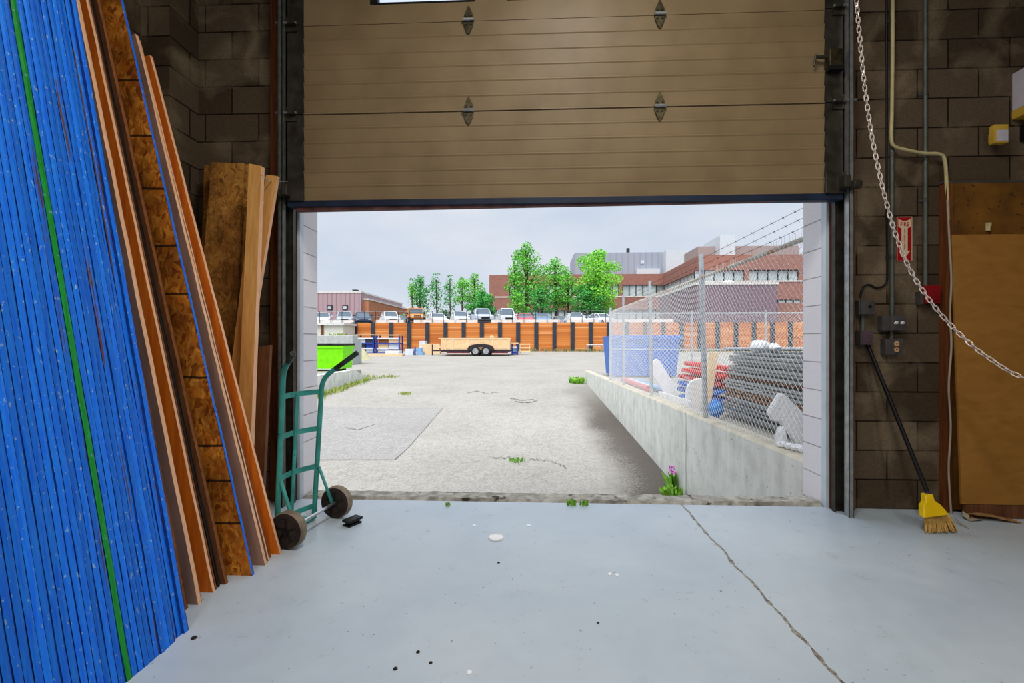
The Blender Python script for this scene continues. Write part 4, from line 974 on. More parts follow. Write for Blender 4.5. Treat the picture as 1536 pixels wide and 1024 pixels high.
# ---------- cars ----------
m_cglass = NT('car_glass', .12, 0, .6); m_cglass.b.inputs['Base Color'].default_value = lin((84, 100, 112)); m_cglass = m_cglass.m
m_ctyre = M('car_tyre', (30, 30, 32), rough=.8); m_alloy = M('alloy_rim', (196, 198, 202), (150, 152, 156), rough=.35, metal=.6)
m_lamp = M('headlamp_glass', (232, 236, 240), rough=.15, spec=.6); m_trimk = M('black_trim', (30, 31, 34), rough=.5)
paints = {}
def paint(c):
    if c not in paints: paints[c] = M('car_paint_%d_%d_%d' % c, c, tuple(int(v * .96) for v in c), rough=.28, spec=.5)
    return paints[c]
def car(kind, px, Y, head, c, label, W_=1.85, cat='car', dz=0, grille=None):
    base = at(px, 480, Y); root = thing({'suv': 'suv', 'sedan': 'sedan_car', 'pickup': 'pickup_truck', 'jeep': 'off_road_vehicle', 'van': 'passenger_van'}[kind], label, cat, (base.x, Y, ZL))
    spec = {'sedan': (4.6, .72, .95, 1.45, -.75, 1.55, -.2, 1.05), 'suv': (4.7, .95, 1.12, 1.72, -.95, 2.2, -.35, 2.0), 'pickup': (5.4, 1.02, 1.2, 1.85, -.75, 1.15, -.3, .9), 'jeep': (4.2, 1.15, 1.18, 1.88, -.75, 2.0, -.55, 1.95), 'van': (5.0, 1.0, 1.1, 1.95, -1.35, 2.4, -.7, 2.3)}[kind]
    Lc, hz, bz, tz, wf_, wb_, rf_, rb_ = spec; gl = .32; hw = W_ / 2
    T = Matrix.Translation(Vector((0, 0, 0))) @ Matrix.Rotation(head, 4, 'Z')     # car nose points to -Y when head = 0
    # body: loft along y
    if kind == 'jeep': sec = [(-Lc / 2, .55, 1.05, .62), (-Lc / 2 + .15, .5, hz, .68), (wf_, .45, bz, .78), (wb_, .45, bz, .78), (Lc / 2, .5, bz, .76)]
    else: sec = [(-Lc / 2, gl + .12, hz - .22, hw * .80), (-Lc / 2 + .12, gl, hz - .06, hw * .93), (-Lc / 2 + .5, gl - .04, hz, hw), (wf_, gl - .04, bz, hw), (wb_, gl - .04, bz, hw), (Lc / 2 - .12, gl, bz - .04, hw * .95), (Lc / 2, gl + .1, bz - .14, hw * .88)]
    b = MB(); vs = []
    for y, z0, z1, h in sec:
        zm = z0 + (z1 - z0) * .55
        vs += [(-h * .94, y, z0), (-h, y, zm), (-h * .94, y, z1 - .05), (-h * .82, y, z1), (h * .82, y, z1), (h * .94, y, z1 - .05), (h, y, zm), (h * .94, y, z0)]
    n = len(sec)
    fs = [(i * 8 + k, i * 8 + (k + 1) % 8, i * 8 + 8 + (k + 1) % 8, i * 8 + 8 + k) for i in range(n - 1) for k in range(8)] + [tuple(range(8)), tuple(range((n - 1) * 8, n * 8))[::-1]]
    b.add(vs, fs)
    # roof and pillars in body colour
    gw, rw = hw * .84, hw * (.70 if kind != 'jeep' else .8)
    if kind == 'jeep': gw = .76; rw = .74
    zr_ = tz - .06
    lo = [(-gw, wf_, bz - .01), (gw, wf_, bz - .01), (gw, wb_, bz - .01), (-gw, wb_, bz - .01)]; hi = [(-rw, rf_, zr_), (rw, rf_, zr_), (rw, rb_, zr_), (-rw, rb_, zr_)]
    for a, c_ in zip(lo, hi): b.cone(a, c_, .05, .05, 6)
    md = (wf_ + wb_) / 2
    for s in (-1, 1): b.cone((s * gw, md, bz), (s * rw, (rf_ + rb_) / 2, zr_), .045, .045, 6)
    b.hexa([(-rw - .02, rf_ - .05, zr_), (rw + .02, rf_ - .05, zr_), (rw + .02, rb_ + .05, zr_), (-rw - .02, rb_ + .05, zr_), (-rw + .06, rf_ + .08, tz), (rw - .06, rf_ + .08, tz), (rw - .06, rb_ - .05, tz), (-rw + .06, rb_ - .05, tz)])
    if kind == 'pickup':
        for s in (-1, 1): b.box(s * hw * .95 - .04, s * hw * .95 + .04, wb_, Lc / 2 - .05, bz - .1, bz + .08)
    if kind == 'jeep':
        for s in (-1, 1):
            for yy in (-1.32, 1.28): b.box(min(s * .66, s * .94), max(s * .66, s * .94), yy - .48, yy + .48, .88, .96)
    b.build('body', paint(c), root, xf=T)
    b = MB(); k_ = .97
    b.hexa([(x * k_, y * .985, z) for x, y, z in lo] + [(x * k_, y * .97, z + .01) for x, y, z in hi]); b.build('windows', m_cglass, root, xf=T)
    fy = -Lc / 2
    for s in (-1, 1):
        if kind == 'jeep': b = MB().lathe((s * .48, fy - .02, .92), (0, -1, 0), [(0, -.05), (.1, -.05), (.1, .02), (0, .03)], 12)
        else: b = MB().box(min(s * hw * .48, s * hw * .83), max(s * hw * .48, s * hw * .83), fy - .01, fy + .2, hz - .30, hz - .16)
        b.build('headlight', m_lamp, root, xf=T)
    if kind == 'jeep':
        b = MB()
        for i in range(7): b.box(-.3 + .1 * i - .025, -.3 + .1 * i + .025, fy - .02, fy + .02, .72, 1.0)
        b.build('grille', m_trimk, root, xf=T)
        MB().box(-.82, .82, fy - .28, fy - .02, .42, .66).build('bumper', m_trimk, root, xf=T)
    else:
        MB().box(-hw * .45, hw * .45, fy - .015, fy + .1, hz - (.46 if kind != 'sedan' else .36), hz - .18).build('grille', grille or m_trimk, root, xf=T)
        MB().box(-hw * .8, hw * .8, fy - .06, fy + .15, gl + .02, gl + .2).build('bumper', m_trimk if kind in ('pickup', 'suv') else paint(c), root, xf=T)
    for s in (-1, 1):
        MB().box(min(s * hw * .92, s * (hw + .14)), max(s * hw * .92, s * (hw + .14)), wf_ + .3, wf_ + .42, bz + .02, bz + .17).build('wing_mirror', m_trimk if kind in ('jeep', 'pickup') else paint(c), root, xf=T)
        rwh = {'jeep': .40, 'pickup': .39, 'suv': .36}.get(kind, .33)
        for yy in (-Lc * .31, Lc * .30):
            cx_ = s * (hw - .10)
            wh = MB().lathe((cx_, yy, rwh), (1, 0, 0), [(.01, -.10), (rwh - .05, -.11), (rwh, -.07), (rwh, .07), (rwh - .05, .11), (.01, .10)], 18).build('wheel', m_ctyre, root, xf=T)
            MB().lathe((cx_, yy, rwh), (1, 0, 0), [(.01, -.12), (rwh * .6, -.113), (rwh * .6, .113), (.01, .12)], 14).build('rim', m_alloy, wh, xf=T)
    return root
WHT, SIL, DBL = (230, 234, 238), (176, 182, 190), (44, 62, 88)
car('sedan', 484, 51.5, .35, (214, 214, 218), 'pale car at the far left of the upper lot beside the silver SUV')
car('suv', 517, 54, .38, SIL, 'silver SUV with a dark roof rack at the left of the lot', cat='SUV')
car('sedan', 544, 50.9, .4, DBL, 'dark blue car half hidden in front of the silver SUV')
car('suv', 585, 54, .45, WHT, 'white SUV between the brick building and the orange off-roader', cat='SUV')
car('sedan', 605, 60, .2, (52, 58, 70), 'dark car just left of the orange off-roader')
car('jeep', 623, 51.0, .35, (236, 140, 40), 'orange off-road vehicle with a black bumper above the timber wall', cat='off-road vehicle')
car('sedan', 655, 53, .5, WHT, 'white car right of the orange off-roader')
car('suv', 690, 54, .3, WHT, 'white SUV left of the silver pickup', cat='SUV')
car('pickup', 723, 51.4, .25, (196, 206, 222), 'silver-blue pickup truck facing the yard, left of the dark car', cat='pickup truck', W_=2.0)
car('sedan', 741, 58, .2, (40, 44, 50), 'dark car squeezed between the silver pickup and the white van')
car('van', 759, 53, .2, WHT, 'white van parked right of the silver pickup', cat='van')
car('sedan', 787, 54, .15, (206, 96, 116), 'pink-red car right of the white van')
car('suv', 812, 58, .2, (130, 160, 190), 'blue-grey SUV under the trees, right of the pink-red car', cat='SUV')
car('sedan', 843, 60, .3, (150, 140, 150), 'grey car deep under the trees')
car('sedan', 863, 53, .15, WHT, 'white car below the big round tree')
car('suv', 886, 60, .2, (36, 40, 46), 'dark SUV behind the white cars under the big round tree', cat='SUV')
car('sedan', 902, 54.5, .5, WHT, 'white car at the right end of the open view, next to the wire fence')

# ---------- trees ----------
m_bark = M('tree_bark', (92, 80, 62), (64, 54, 42), scale=5, rough=.9)
L1 = leaf_mat('bright_leaves', (84, 176, 62), (140, 212, 84)); L2 = leaf_mat('lime_leaves', (112, 200, 60), (164, 226, 84)); L3 = leaf_mat('deep_leaves', (56, 146, 70), (100, 184, 84))
def tree(px, ytop, ybot, hwpx, Y, n, mat, label, blobs=11, size=.40, name='tree', trunk=True, vert=1.0):
    top = at(px, ytop, Y).z; bot = at(px, ybot, Y).z; base = at(px, 480, Y); hw = hwpx * 1.18 * Y / F; hgt = top - bot
    t = thing(name, label, 'tree' if name == 'tree' else 'bush', (base.x, Y, ZL), None)
    b = MB(); cs = []
    for k in range(blobs):
        v = (k + .5) / blobs; wz = math.sin(PI * min(1, .16 + v * .74)) ** .5
        an = k * 2.4; rr = hw * wz * R.uniform(.3, .62) * (0 if k == blobs - 1 else 1)
        cs.append((Vector((base.x + rr * math.cos(an), Y + rr * math.sin(an), bot + hgt * (.12 + .78 * v))), hw * wz * R.uniform(.45, .68), hgt / blobs * R.uniform(1.0, 1.9) * vert))
    for i in range(n):
        c, rx, rz = cs[R.randrange(blobs)]
        d = Vector((R.gauss(0, 1), R.gauss(0, 1), R.gauss(0, 1))).normalized() * (R.random() ** .45)
        p = c + Vector((d.x * rx, d.y * rx, d.z * rz)); p.z = min(p.z, top)
        s_ = size * R.uniform(.55, 1.1); a1 = Vector((R.gauss(0, 1), R.gauss(0, 1), R.gauss(0, .7))).normalized(); a2 = a1.cross(Vector((R.gauss(0, 1), R.gauss(0, 1), R.gauss(0, 1)))).normalized()
        nn = a1.cross(a2) * s_ * .12
        b.add([p - a1 * s_ * .5, p + a2 * s_ * .3 + nn, p + a1 * s_ * .5, p - a2 * s_ * .3 + nn], [(0, 1, 2), (0, 2, 3)])
    b.build('foliage', mat, t)
    b = MB(); r0 = max(.09, hw * .07)
    tp = Vector((base.x, Y, bot + hgt * .85))
    b.tube([Vector((base.x, Y, ZL)), Vector((base.x + .06, Y, ZL + (bot - ZL) * .8)), tp.lerp(Vector((base.x, Y, ZL)), .35), tp], r0, 7)
    b.v = [Vector(v) for v in b.v]
    for c, rx, rz in cs:
        z_ = max(ZL + .5, c.z - hgt * .22); b.cone(Vector((base.x, Y, z_)), c, r0 * .5, r0 * .2, 5)
    b.build('trunk', m_bark, t)
tree(790, 362, 462, 27, 68, 2900, L1, 'tall tree with a pointed crown rising left of the rooftop')
tree(772, 392, 462, 14, 66, 800, L1, 'narrow tree against the left end of the tall pointed tree')
tree(833, 386, 466, 24, 67, 2300, L1, 'middle tree between the pointed tree and the big round tree')
tree(898, 372, 472, 34, 64, 5200, L2, 'big round bright green tree in front of the grey rooftop')
tree(884, 425, 474, 27, 63, 2400, L3, 'dark green lower tree under the big round tree')
tree(812, 432, 472, 24, 65, 1100, L3, 'low dark tree under the middle tree')
tree(852, 405, 470, 18, 66, 900, L1, 'slim tree just left of the big round tree')
tree(722, 438, 472, 22, 64, 2200, L3, 'wide dark bush at the left end of the brick offices', 5, .42, 'bush')
tree(778, 440, 474, 16, 63, 700, L1, 'bush below the tall pointed tree', 4, .4, 'bush')
tree(630, 413, 468, 18, 78, 1300, L3, 'dense dark green tree, leftmost of the far row', 6, .4)
tree(618, 425, 452, 7, 76, 260, L1, 'thin small tree at the left edge of the far row', 4, .35)
tree(655, 411, 470, 14, 80, 560, L3, 'sparse upright tree right of the dense dark one', 6, .38)
tree(675, 413, 468, 11, 79, 460, L3, 'slender sparse tree in the middle of the far row', 6, .38)
tree(693, 416, 464, 15, 77, 800, L1, 'bright leafy tree right of the slender one', 6, .4)
tree(712, 411, 462, 19, 76, 1200, L1, 'bright tree touching the left corner of the brick offices', 6, .4)
b = MB()
for i in range(1500):
    x = R.uniform(at(600, 470, 92).x, at(730, 470, 92).x); p = Vector((x, 92 + R.uniform(-1, 1), ZL + R.uniform(0, 3.8 + .5 * math.sin(x))))
    a1 = Vector((R.gauss(0, 1), R.gauss(0, 1), R.gauss(0, 1))).normalized(); a2 = a1.orthogonal()
    b.add([p - a1 * .4, p + a2 * .3, p + a1 * .4, p - a2 * .3], [(0, 1, 2, 3)])
tag(b.build('hedge', leaf_mat('hedge_green', (96, 128, 110), (130, 156, 132)), single=True), 'long grey-green hedge behind the parked cars', 'hedge')

# ---------- brick offices on the right ----------
def brickwall(name, c1, c2, mo):
    return block_mat(name, c1, c2, mo, c1, bw=.6, bh=.2, ms=.03, pamt=.2, bumpy=.1)
m_brick = brickwall('office_brick', (172, 122, 108), (158, 108, 96), (168, 126, 114))
m_brick2 = brickwall('orange_brick', (206, 142, 106), (194, 128, 96), (196, 142, 112))
def cladding(name, c1, c2, pitch):
    t = NT(name, .5, .2, .3); g = t.node('ShaderNodeNewGeometry'); sp = t.node('ShaderNodeSeparateXYZ'); t.link(g.outputs['Position'], sp.inputs[0])
    u = t.math('FRACT', t.math('DIVIDE', t.math('ADD', sp.outputs[0], sp.outputs[1]), pitch))
    return t.out(t.mix(t.math('LESS_THAN', u, .22), lin(c1), lin(c2)))
m_clad = cladding('mauve_cladding', (176, 148, 152), (146, 120, 126), .75); m_clad2 = cladding('purple_cladding', (134, 110, 120), (114, 92, 102), .4)
m_clad3 = cladding('grey_cladding', (160, 166, 178), (150, 156, 168), 1.2); m_panel = M('pale_panel', (206, 214, 218), (190, 198, 204), rough=.5)
m_stucco = M('grey_pink_stucco', (168, 152, 148), (152, 138, 134), rough=.8)
m_wglass = M('office_glass', (196, 206, 206), (160, 172, 174), scale=.5, rough=.2, spec=.5)
m_mull = M('dark_mullion', (52, 50, 54), rough=.5); m_dark = M('dark_core', (70, 60, 58), rough=.8)  # m_dark: even dark colour for the core of the wing
Y1 = 90.0
def Z(py, Y): return at(768, py, Y).z if False else CH + (512 - py) / F * Y
def X(px, Y): return at(px, 480, Y).x
of = thing('office_building', 'two-storey brick office building with grey rooftop plant rooms', 'building', (14, 95, ZL))
x0, x1 = X(734, Y1), 25.0
zt, zb1, zb2, zb3 = Z(412, Y1), Z(428, Y1), Z(446.5, Y1), Z(465, Y1)
MB().box(x0, x1 + 20, Y1, Y1 + 25, zb1, zt).build('upper_brick_band', m_brick, of)
MB().box(x0, x1, Y1 - .15, Y1 + 25, zb3, zb2).build('lower_brick_band', m_brick, of)
MB().box(x0 + .3, x1 + 10, Y1 + .5, Y1 + 24, ZL, zb1).build('core', m_wglass, of)
MB().box(x0 - .1, x1, Y1 - .2, Y1 + .1, zb2, zb2 + .22).build('sill', m_curb, of)
for a, c in ((734, 764), (799, 805), (815, 819), (858, 866), (888, 893), (928.5, 933.5)): MB().box(X(a, Y1), X(c, Y1), Y1 - .05, Y1 + .6, zb2, zb1).build('pier', m_brick, of)
def window(xa, xb, za, zb, y, npane, parent):
    b = MB().box(xa, xb, y + .12, y + .18, za, zb); w_ = b.build('window', m_wglass, parent)
    b = MB()
    for i in range(npane + 1):
        x = xa + (xb - xa) * i / npane; b.box(x - .07, x + .07, y + .0, y + .12, za, zb)
    b.box(xa, xb, y, y + .12, zb - .1, zb); b.build('mullion', m_mull, w_)
for a, c, n in ((765, 799, 3), (805, 815, 1), (819, 858, 4), (866, 888, 2), (893, 928, 4), (934, 985, 5)): window(X(a, Y1), X(c, Y1), zb2 + .2, zb1, Y1 + .2, n, of)
for k in range(9):
    xa = x0 + .8 + (x1 - x0) * k / 9; window(xa, xa + (x1 - x0) / 9 - 1.2, ZL + .2, zb3, Y1 + .2, 2, of)
# wing coming forward
YB = 70.6; xw = 24.6; xr = X(1300, YB)
w0 = Z(385, YB); w1_ = Z(407, YB); w2 = Z(425, YB); w3 = Z(450, YB)
MB().box(xw, xr, YB, Y1, w1_, w0).build('upper_brick_band', m_brick, of)
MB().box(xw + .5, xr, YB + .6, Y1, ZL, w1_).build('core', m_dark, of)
MB().box(xw, xr, YB - .1, Y1, w3 - 3, w2).build('lower_brick_band', m_brick, of)
MB().box(xw, xr, YB - .2, YB + .2, w2, w2 + .2).build('sill', m_curb, of)
for a, c, n in ((1043, 1117, 5), (1123, 1199, 5)): window(X(a, YB), X(c, YB), w2 + .2, w1_, YB + .3, n, of)
MB().box(X(1117, YB), X(1123, YB), YB, YB + .6, w2, w1_).build('pier', m_brick, of); MB().box(X(1199, YB), xr, YB, YB + .6, w2, w1_).build('pier', m_brick, of)
window(X(1166, YB), X(1200, YB), Z(467, YB), Z(451, YB), YB - .25, 3, of)
n = 10
for k in range(n):
    ya = YB + .5 + (Y1 - YB - 1) * k / n; yb = ya + (Y1 - YB - 1) / n - .25
    MB().box(xw + .3, xw + .45, ya, yb, w2 + .2, w1_).build('window', m_wglass, of)
MB().box(X(862, 96), X(996, 96), 96, 108, zt - .5, Z(380, 96)).build('plant_room', m_clad3, of)
MB().box(X(999, 94), X(1034, 94), 94, 104, zt - .5, Z(377, 94)).build('plant_room', m_panel, of)
b = MB().box(X(961, 96), X(966, 96), 95.9, 96, Z(397, 96), Z(392, 96)); b.box(X(955, 95), X(990, 95), 95, 96, zt - .2, Z(404, 95)); b.build('vent', m_panel, of)
MB().cone((X(942, 99), 99, Z(381, 99)), (X(942, 99), 99, Z(374, 99)), .35, .35, 8).build('roof_vent', m_mull, of)
MB().box(X(1047, 77), X(1084, 77), 77, 84, w0 - .3, Z(372, 77)).build('plant_room', m_stucco, of)
MB().box(X(1080, 75), X(1103, 75), 75, 82, w0 - .3, Z(356, 75)).build('plant_room', m_panel, of)
MB().box(X(1103, 77), X(1199, 77), 77, 86, w0 - .3, Z(372, 77)).build('plant_room', m_stucco, of)
# purple clad building in front of the wing
YC = 56; pb = thing('clad_building', 'dark purple metal-clad warehouse seen through the wire fence', 'building', (24, 64, ZL))
xc0, xc1 = 19.2, X(1166, YC); zc = Z(428, YC)
MB().box(xc0, xc1, YC, 72, ZL, zc).build('cladding', m_clad2, pb)
MB().box(xc0 - .12, xc1 + .1, YC - .12, 72, zc - .05, zc + .22).build('parapet', m_curb, pb)
MB().lathe((X(1092, 58), 58, zc + .2), (0, 0, 1), [(0, 0), (.7, 0), (.7, .25), (.4, .5), (0, .55)], 12).build('roof_vent', m_curb, pb)
MB().box(xc1 + .1, xc1 + 10, YC + 3, 70, ZL, zc - 2.0).build('brick_wing', m_brick, pb)

# ---------- left building ----------
lb = thing('warehouse', 'mauve metal-clad warehouse with an orange brick side wing at the left', 'building', (-33, 82, ZL))
MB().box(-50, -28.1, 75, 99, ZL, Z(437, 75)).build('cladding', m_clad, lb)
MB().box(-50.2, -28.0, 74.9, 99.1, Z(437, 75) - .1, Z(437, 75) + .15).build('roof_trim', m_curb, lb)
zbk = Z(449, 76); MB().box(-28.6, -27.2, 76, 101, ZL, zbk).build('brick_wing', m_brick2, lb)
MB().box(-28.6, -27.05, 75.9, 101.1, zbk, zbk + .25).build('brick_cap', m_curb, lb)
for px in (495, 518):
    fr = MB().box(X(px - 4, 75), X(px + 4, 75), 74.85, 75, Z(464, 75), Z(457, 75)).build('window', m_mull, lb)
    MB().box(X(px - 2.5, 75), X(px + 2.5, 75), 74.8, 74.86, Z(463, 75), Z(458.5, 75)).build('pane', m_wglass, fr)
MB().box(X(531, 78) - .3, X(531, 78) + .5, 78, 79, Z(437, 75), Z(433, 78)).build('roof_vent', m_mull, lb)

# ---------- trailer ----------
m_ply2 = wood_mat('trailer_side_ply', (238, 206, 162), (222, 184, 138), None, 1.5, (2, 2, 3)); m_lumber = wood_mat('pale_lumber', (242, 214, 174), (224, 190, 146), None, 2, (1, 4, 4))
m_frame = M('dark_trailer_frame', (54, 40, 48), (40, 30, 36), rough=.6); m_redstripe = M('dark_red_steel', (120, 40, 48), rough=.6)
TY = 39.6; tz = zg(at(714, 533, TY).x, TY)
tr = thing('utility_trailer', 'two-axle flat trailer with pale plywood sides parked in front of the timber wall', 'trailer', (X(714, TY), TY + .9, tz))
xl, xr_ = X(663, TY), X(765, TY); zd = Z(523.5, TY); zs_ = Z(508, TY)
MB().box(xl, xr_, TY, TY + 1.9, zd - .04, zd + .04).build('deck', m_lumber, tr)
b = MB().box(xl - .1, xr_, TY - .02, TY + .06, zd - .22, zd - .02); b.box(xl - .1, xr_, TY + 1.84, TY + 1.92, zd - .22, zd - .02)
for i in range(7): x = xl + (xr_ - xl) * i / 6; b.box(x - .04, x + .04, TY, TY + 1.9, zd - .18, zd - .05)
b.build('frame', m_frame, tr)
for yy in (TY - .0, TY + 1.87):
    b = MB().box(xl, xr_, yy, yy + .03, zd + .02, zs_ - .0); b.build('side_board', m_ply2, tr)
    b = MB()
    for px in (663, 668, 679, 702, 719, 739, 764): x = X(px, TY); b.box(x - .045, x + .045, yy - .04, yy, zd - .05, zs_ + .03)
    b.box(xl - .3, xr_, yy - .05, yy + .05, zs_ - .01, zs_ + .06); b.build('side_rail', m_lumber, tr)
MB().box(xl, xl + .04, TY, TY + 1.9, zd, zs_).build('front_board', m_ply2, tr); MB().box(xr_ - .04, xr_, TY, TY + 1.9, zd, zs_).build('tailgate', m_ply2, tr)
MB().box(X(670, TY), X(705, TY), TY - .06, TY - .02, zd - .33, zd - .22).build('stripe', m_redstripe, tr); MB().box(X(738, TY), X(762, TY), TY - .06, TY - .02, zd - .33, zd - .2).build('stripe', m_redstripe, tr)
xt = X(645, TY)
b = MB()
for yy in (TY + .3, TY + 1.6): b.tube([(xl, yy, zd - .12), (xt, TY + .95, zd - .14)], .06, 6)
b.build('tongue', m_frame, tr); MB().cone((xt, TY + .95, tz + .02), (xt, TY + .95, zd + .4), .05, .05, 8).build('jack', m_frame, tr); MB().box(xt - .12, xt + .12, TY + .83, TY + 1.07, tz, tz + .03).build('jack_foot', m_frame, tr)
for px in (713.6, 729.2):
    x = X(px, TY)
    for yy in (TY - .14, TY + 2.04):
        wh = MB().lathe((x, yy, tz + .40), (0, 1, 0), [(.01, -.1), (.33, -.11), (.40, -.07), (.40, .07), (.33, .11), (.01, .1)], 24).build('wheel', m_ctyre, tr, smooth=True)
        b = MB().lathe((x, yy, tz + .40), (0, 1, 0), [(.01, -.135), (.08, -.13), (.09, -.115), (.235, -.112), (.25, -.125), (.26, -.1), (.26, .1), (.25, .125), (.01, .12)], 24)
        rim = b.build('rim', m_alloy, wh, smooth=True)
for yy in (TY - .26, TY + 1.92):
    arc = [(X(721.4, TY) + 1.02 * math.cos(a), yy + .12, tz + .46 + .42 * math.sin(a) ** .6) for a in [PI * i / 14 for i in range(15)]]
    MB().sweep(arc, [(-.13, -.012), (.13, -.012), (.13, .012), (-.13, .012)], up=(0, 1, 0)).build('mudguard', m_frame, tr)
m_white2 = M('white_wrap', (222, 228, 236), (200, 208, 220), scale=2, rough=.5); m_bluer = M('blue_rack_paint', (34, 70, 168), (26, 54, 140), rough=.5); m_bluet = M('light_blue_wrap', (150, 190, 226), (120, 166, 212), scale=2, rough=.5)
b = MB().tube([(X(732, TY), TY + .9, zd + .05), (X(735, TY), TY + .9, zs_ + .22), (X(737, TY), TY + .9, zs_ + .2), (X(738.5, TY), TY + .9, zs_ - .05)], .1, 8)
tag(b.build('lumber_offcut', m_lumber, single=True), 'bent pale offcut sticking up out of the trailer', 'offcut')

# ---------- racks, pallets and bundles left and right of the trailer ----------
def rack(px0, px1, Y, h, levels, label, load):
    xa, xb = X(px0, Y), X(px1, Y); z0 = zg((xa + xb) / 2, Y)
    t = thing('storage_rack', label, 'rack', ((xa + xb) / 2, Y + .5, z0))
    for x in (xa, xb):
        for y in (Y, Y + 1.0): MB().box(x - .05, x + .05, y - .05, y + .05, z0, z0 + h).build('post', m_bluer, t)
    for k in range(levels):
        z = z0 + h * (k + .35) / levels
        b = MB()
        for y in (Y, Y + 1.0): b.box(xa, xb, y - .04, y + .04, z - .06, z + .06)
        b.build('beam', m_bluer if k % 2 == 0 else m_white2, t)
    b = MB().box(xa - .08, xb + .08, Y - .1, Y + 1.1, z0 + h, z0 + h + .07); b.build('top_board', m_lumber, t)
    return t, xa, xb, z0
t, xa, xb, z0 = rack(535, 560, 40.5, 1.72, 4, 'blue steel rack stacked beside the lime bin', True)
for k in range(6):
    x = xa + .15 + (xb - xa - .3) * (k % 2) * .5; z = z0 + 1.72 * (k // 2 + .35) / 4 + .065
    tag(MB().box(x, x + (xb - xa) * .44, 40.6, 41.3, z, z + .33).build('steel_bundle', [m_bluer, m_white2, M('dark_load', (60, 66, 84))][k % 3], single=True), ['dark blue', 'white', 'dark grey'][k % 3] + ' bundle on the ' + ['bottom', 'second', 'third'][k // 2] + ' level of the left blue rack, ' + ['left', 'right'][k % 2] + ' side', 'bundle', 'bundles on the left blue rack')
t, xa, xb, z0 = rack(564.5, 599, 40.7, 1.70, 4, 'second blue rack loaded with boards right of the first one', True)
for k in range(6):
    x = xa + .15 + (xb - xa - .3) * (k % 2) * .52; z = z0 + 1.70 * (k // 2 + .35) / 4 + .065
    tag(MB().box(x, x + (xb - xa) * .42, 40.8, 41.5, z, z + .3).build('board_bundle', [m_lumber, m_white2, m_brownedge][(k + 1) % 3], single=True), ['pale timber', 'white', 'brown'][(k + 0) % 3 if False else [0, 1, 2][(k + 1) % 3]] + ' bundle on the ' + ['bottom', 'second', 'third'][k // 2] + ' level of the second blue rack, ' + ['left', 'right'][k % 2] + ' side', 'bundle', 'bundles on the second blue rack')
def pile(name, px0, px1, Y, zlo, n, h, mat, label, grp, gap=.02, skew=.08):
    xa, xb = X(px0, Y), X(px1, Y)
    for k in range(n):
        z = zlo + k * (h + gap * 0); dx = R.uniform(-skew, skew)
        o = MB().box(xa + dx, xb + dx, Y, Y + .8, z, z + h).build(name, mat, single=True, bevel=.01)
        tag(o, ('%s, %s from the bottom' % (label, NUM[k + 1])) if n > 1 else label, name.replace('_', ' '), grp)
def gz(px, Y): return zg(X(px, Y), Y)
pile('timber_beam', 534, 604, 38.6, gz(570, 38.6), 2, .1, m_lumber, 'long pale beam on the ground in front of the blue racks', 'beams by the racks')
pile('wrapped_bundle', 577, 598, 39.5, gz(588, 39.5), 1, .42, m_white2, 'white wrapped bundle under the black board by the racks', None)
o = MB().box(X(559, 39.7), X(606, 39.7), 39.7, 40.3, gz(588, 39.8) + .95, gz(588, 39.8) + 1.02).build('black_board', m_trimk, single=True)
pile('wrapped_bundle', 606, 619, 40.4, gz(612, 40.4), 2, .27, m_white2, 'white wrapped bundle right of the racks', 'white bundles right of the racks')
pile('wrapped_bundle', 624, 633, 40.6, gz(628, 40.6), 2, .32, m_bluet, 'light blue wrapped bundle before the lumber stack', 'light blue bundles')
o2 = MB().box(X(622, 40.4), X(623.6, 40.4), 40.35, 40.42, gz(622, 40.4), gz(622, 40.4) + .75).build('blue_strap_post', m_bluer, single=True); tag(o2, 'short bright blue post between the white and light blue bundles', 'post')
pile('lumber_stack', 632, 660, 41.9, gz(645, 41.9), 5, .19, m_lumber, 'layer of pale lumber behind the trailer tongue', 'lumber layers behind the trailer tongue')
pile('white_crate', 629, 638, 43.2, gz(633, 43.2), 1, 1.15, m_white2, 'tall white crate behind the light blue bundles', None)
bpy.data.objects.remove(o)
t, xa, xb, z0 = rack(768, 776, 40.9, 1.0, 2, 'small blue rack at the tail of the trailer', True)
tag(MB().box(xa + .1, xb - .1, 41, 41.7, z0 + .24, z0 + .55).build('steel_bundle', m_bluet, single=True), 'light blue bundle inside the small rack behind the trailer', 'bundle')
pt = thing('pallet_frame', 'open pale timber frame standing right of the trailer', 'frame', (X(786, 41.2), 41.4, gz(786, 41.2)))
zz = gz(786, 41.2)
for px in (780, 794):
    for yy in (41.2, 42.0): x = X(px, 41.2); MB().box(x - .04, x + .04, yy, yy + .08, zz, zz + 1.0).build('post', m_lumber, pt)
for k in range(3):
    z = zz + .25 + .32 * k; MB().box(X(779, 41.2), X(795.5, 41.2), 41.14, 41.2, z, z + .09).build('slat', m_lumber, pt); MB().box(X(779, 41.2), X(795.5, 41.2), 42.08, 42.14, z, z + .09).build('slat', m_lumber, pt)
sb = thing('metal_frame', 'thin metal bench frame at the foot of the timber wall near the fence', 'frame', (X(897, 45), 45.3, gz(897, 45)))
zz = gz(897, 45)
for px in (882, 904):
    for yy in (45, 45.6): MB().cone((X(px, 45), yy, zz), (X(px, 45), yy, zz + .72), .03, .03, 6).build('leg', m_galv, sb)
b = MB()
for yy in (45, 45.6): b.tube([(X(880.5, 45), yy, zz + .72), (X(911, 45), yy, zz + .72)], .035, 6)
b.build('top_rail', m_galv, sb)

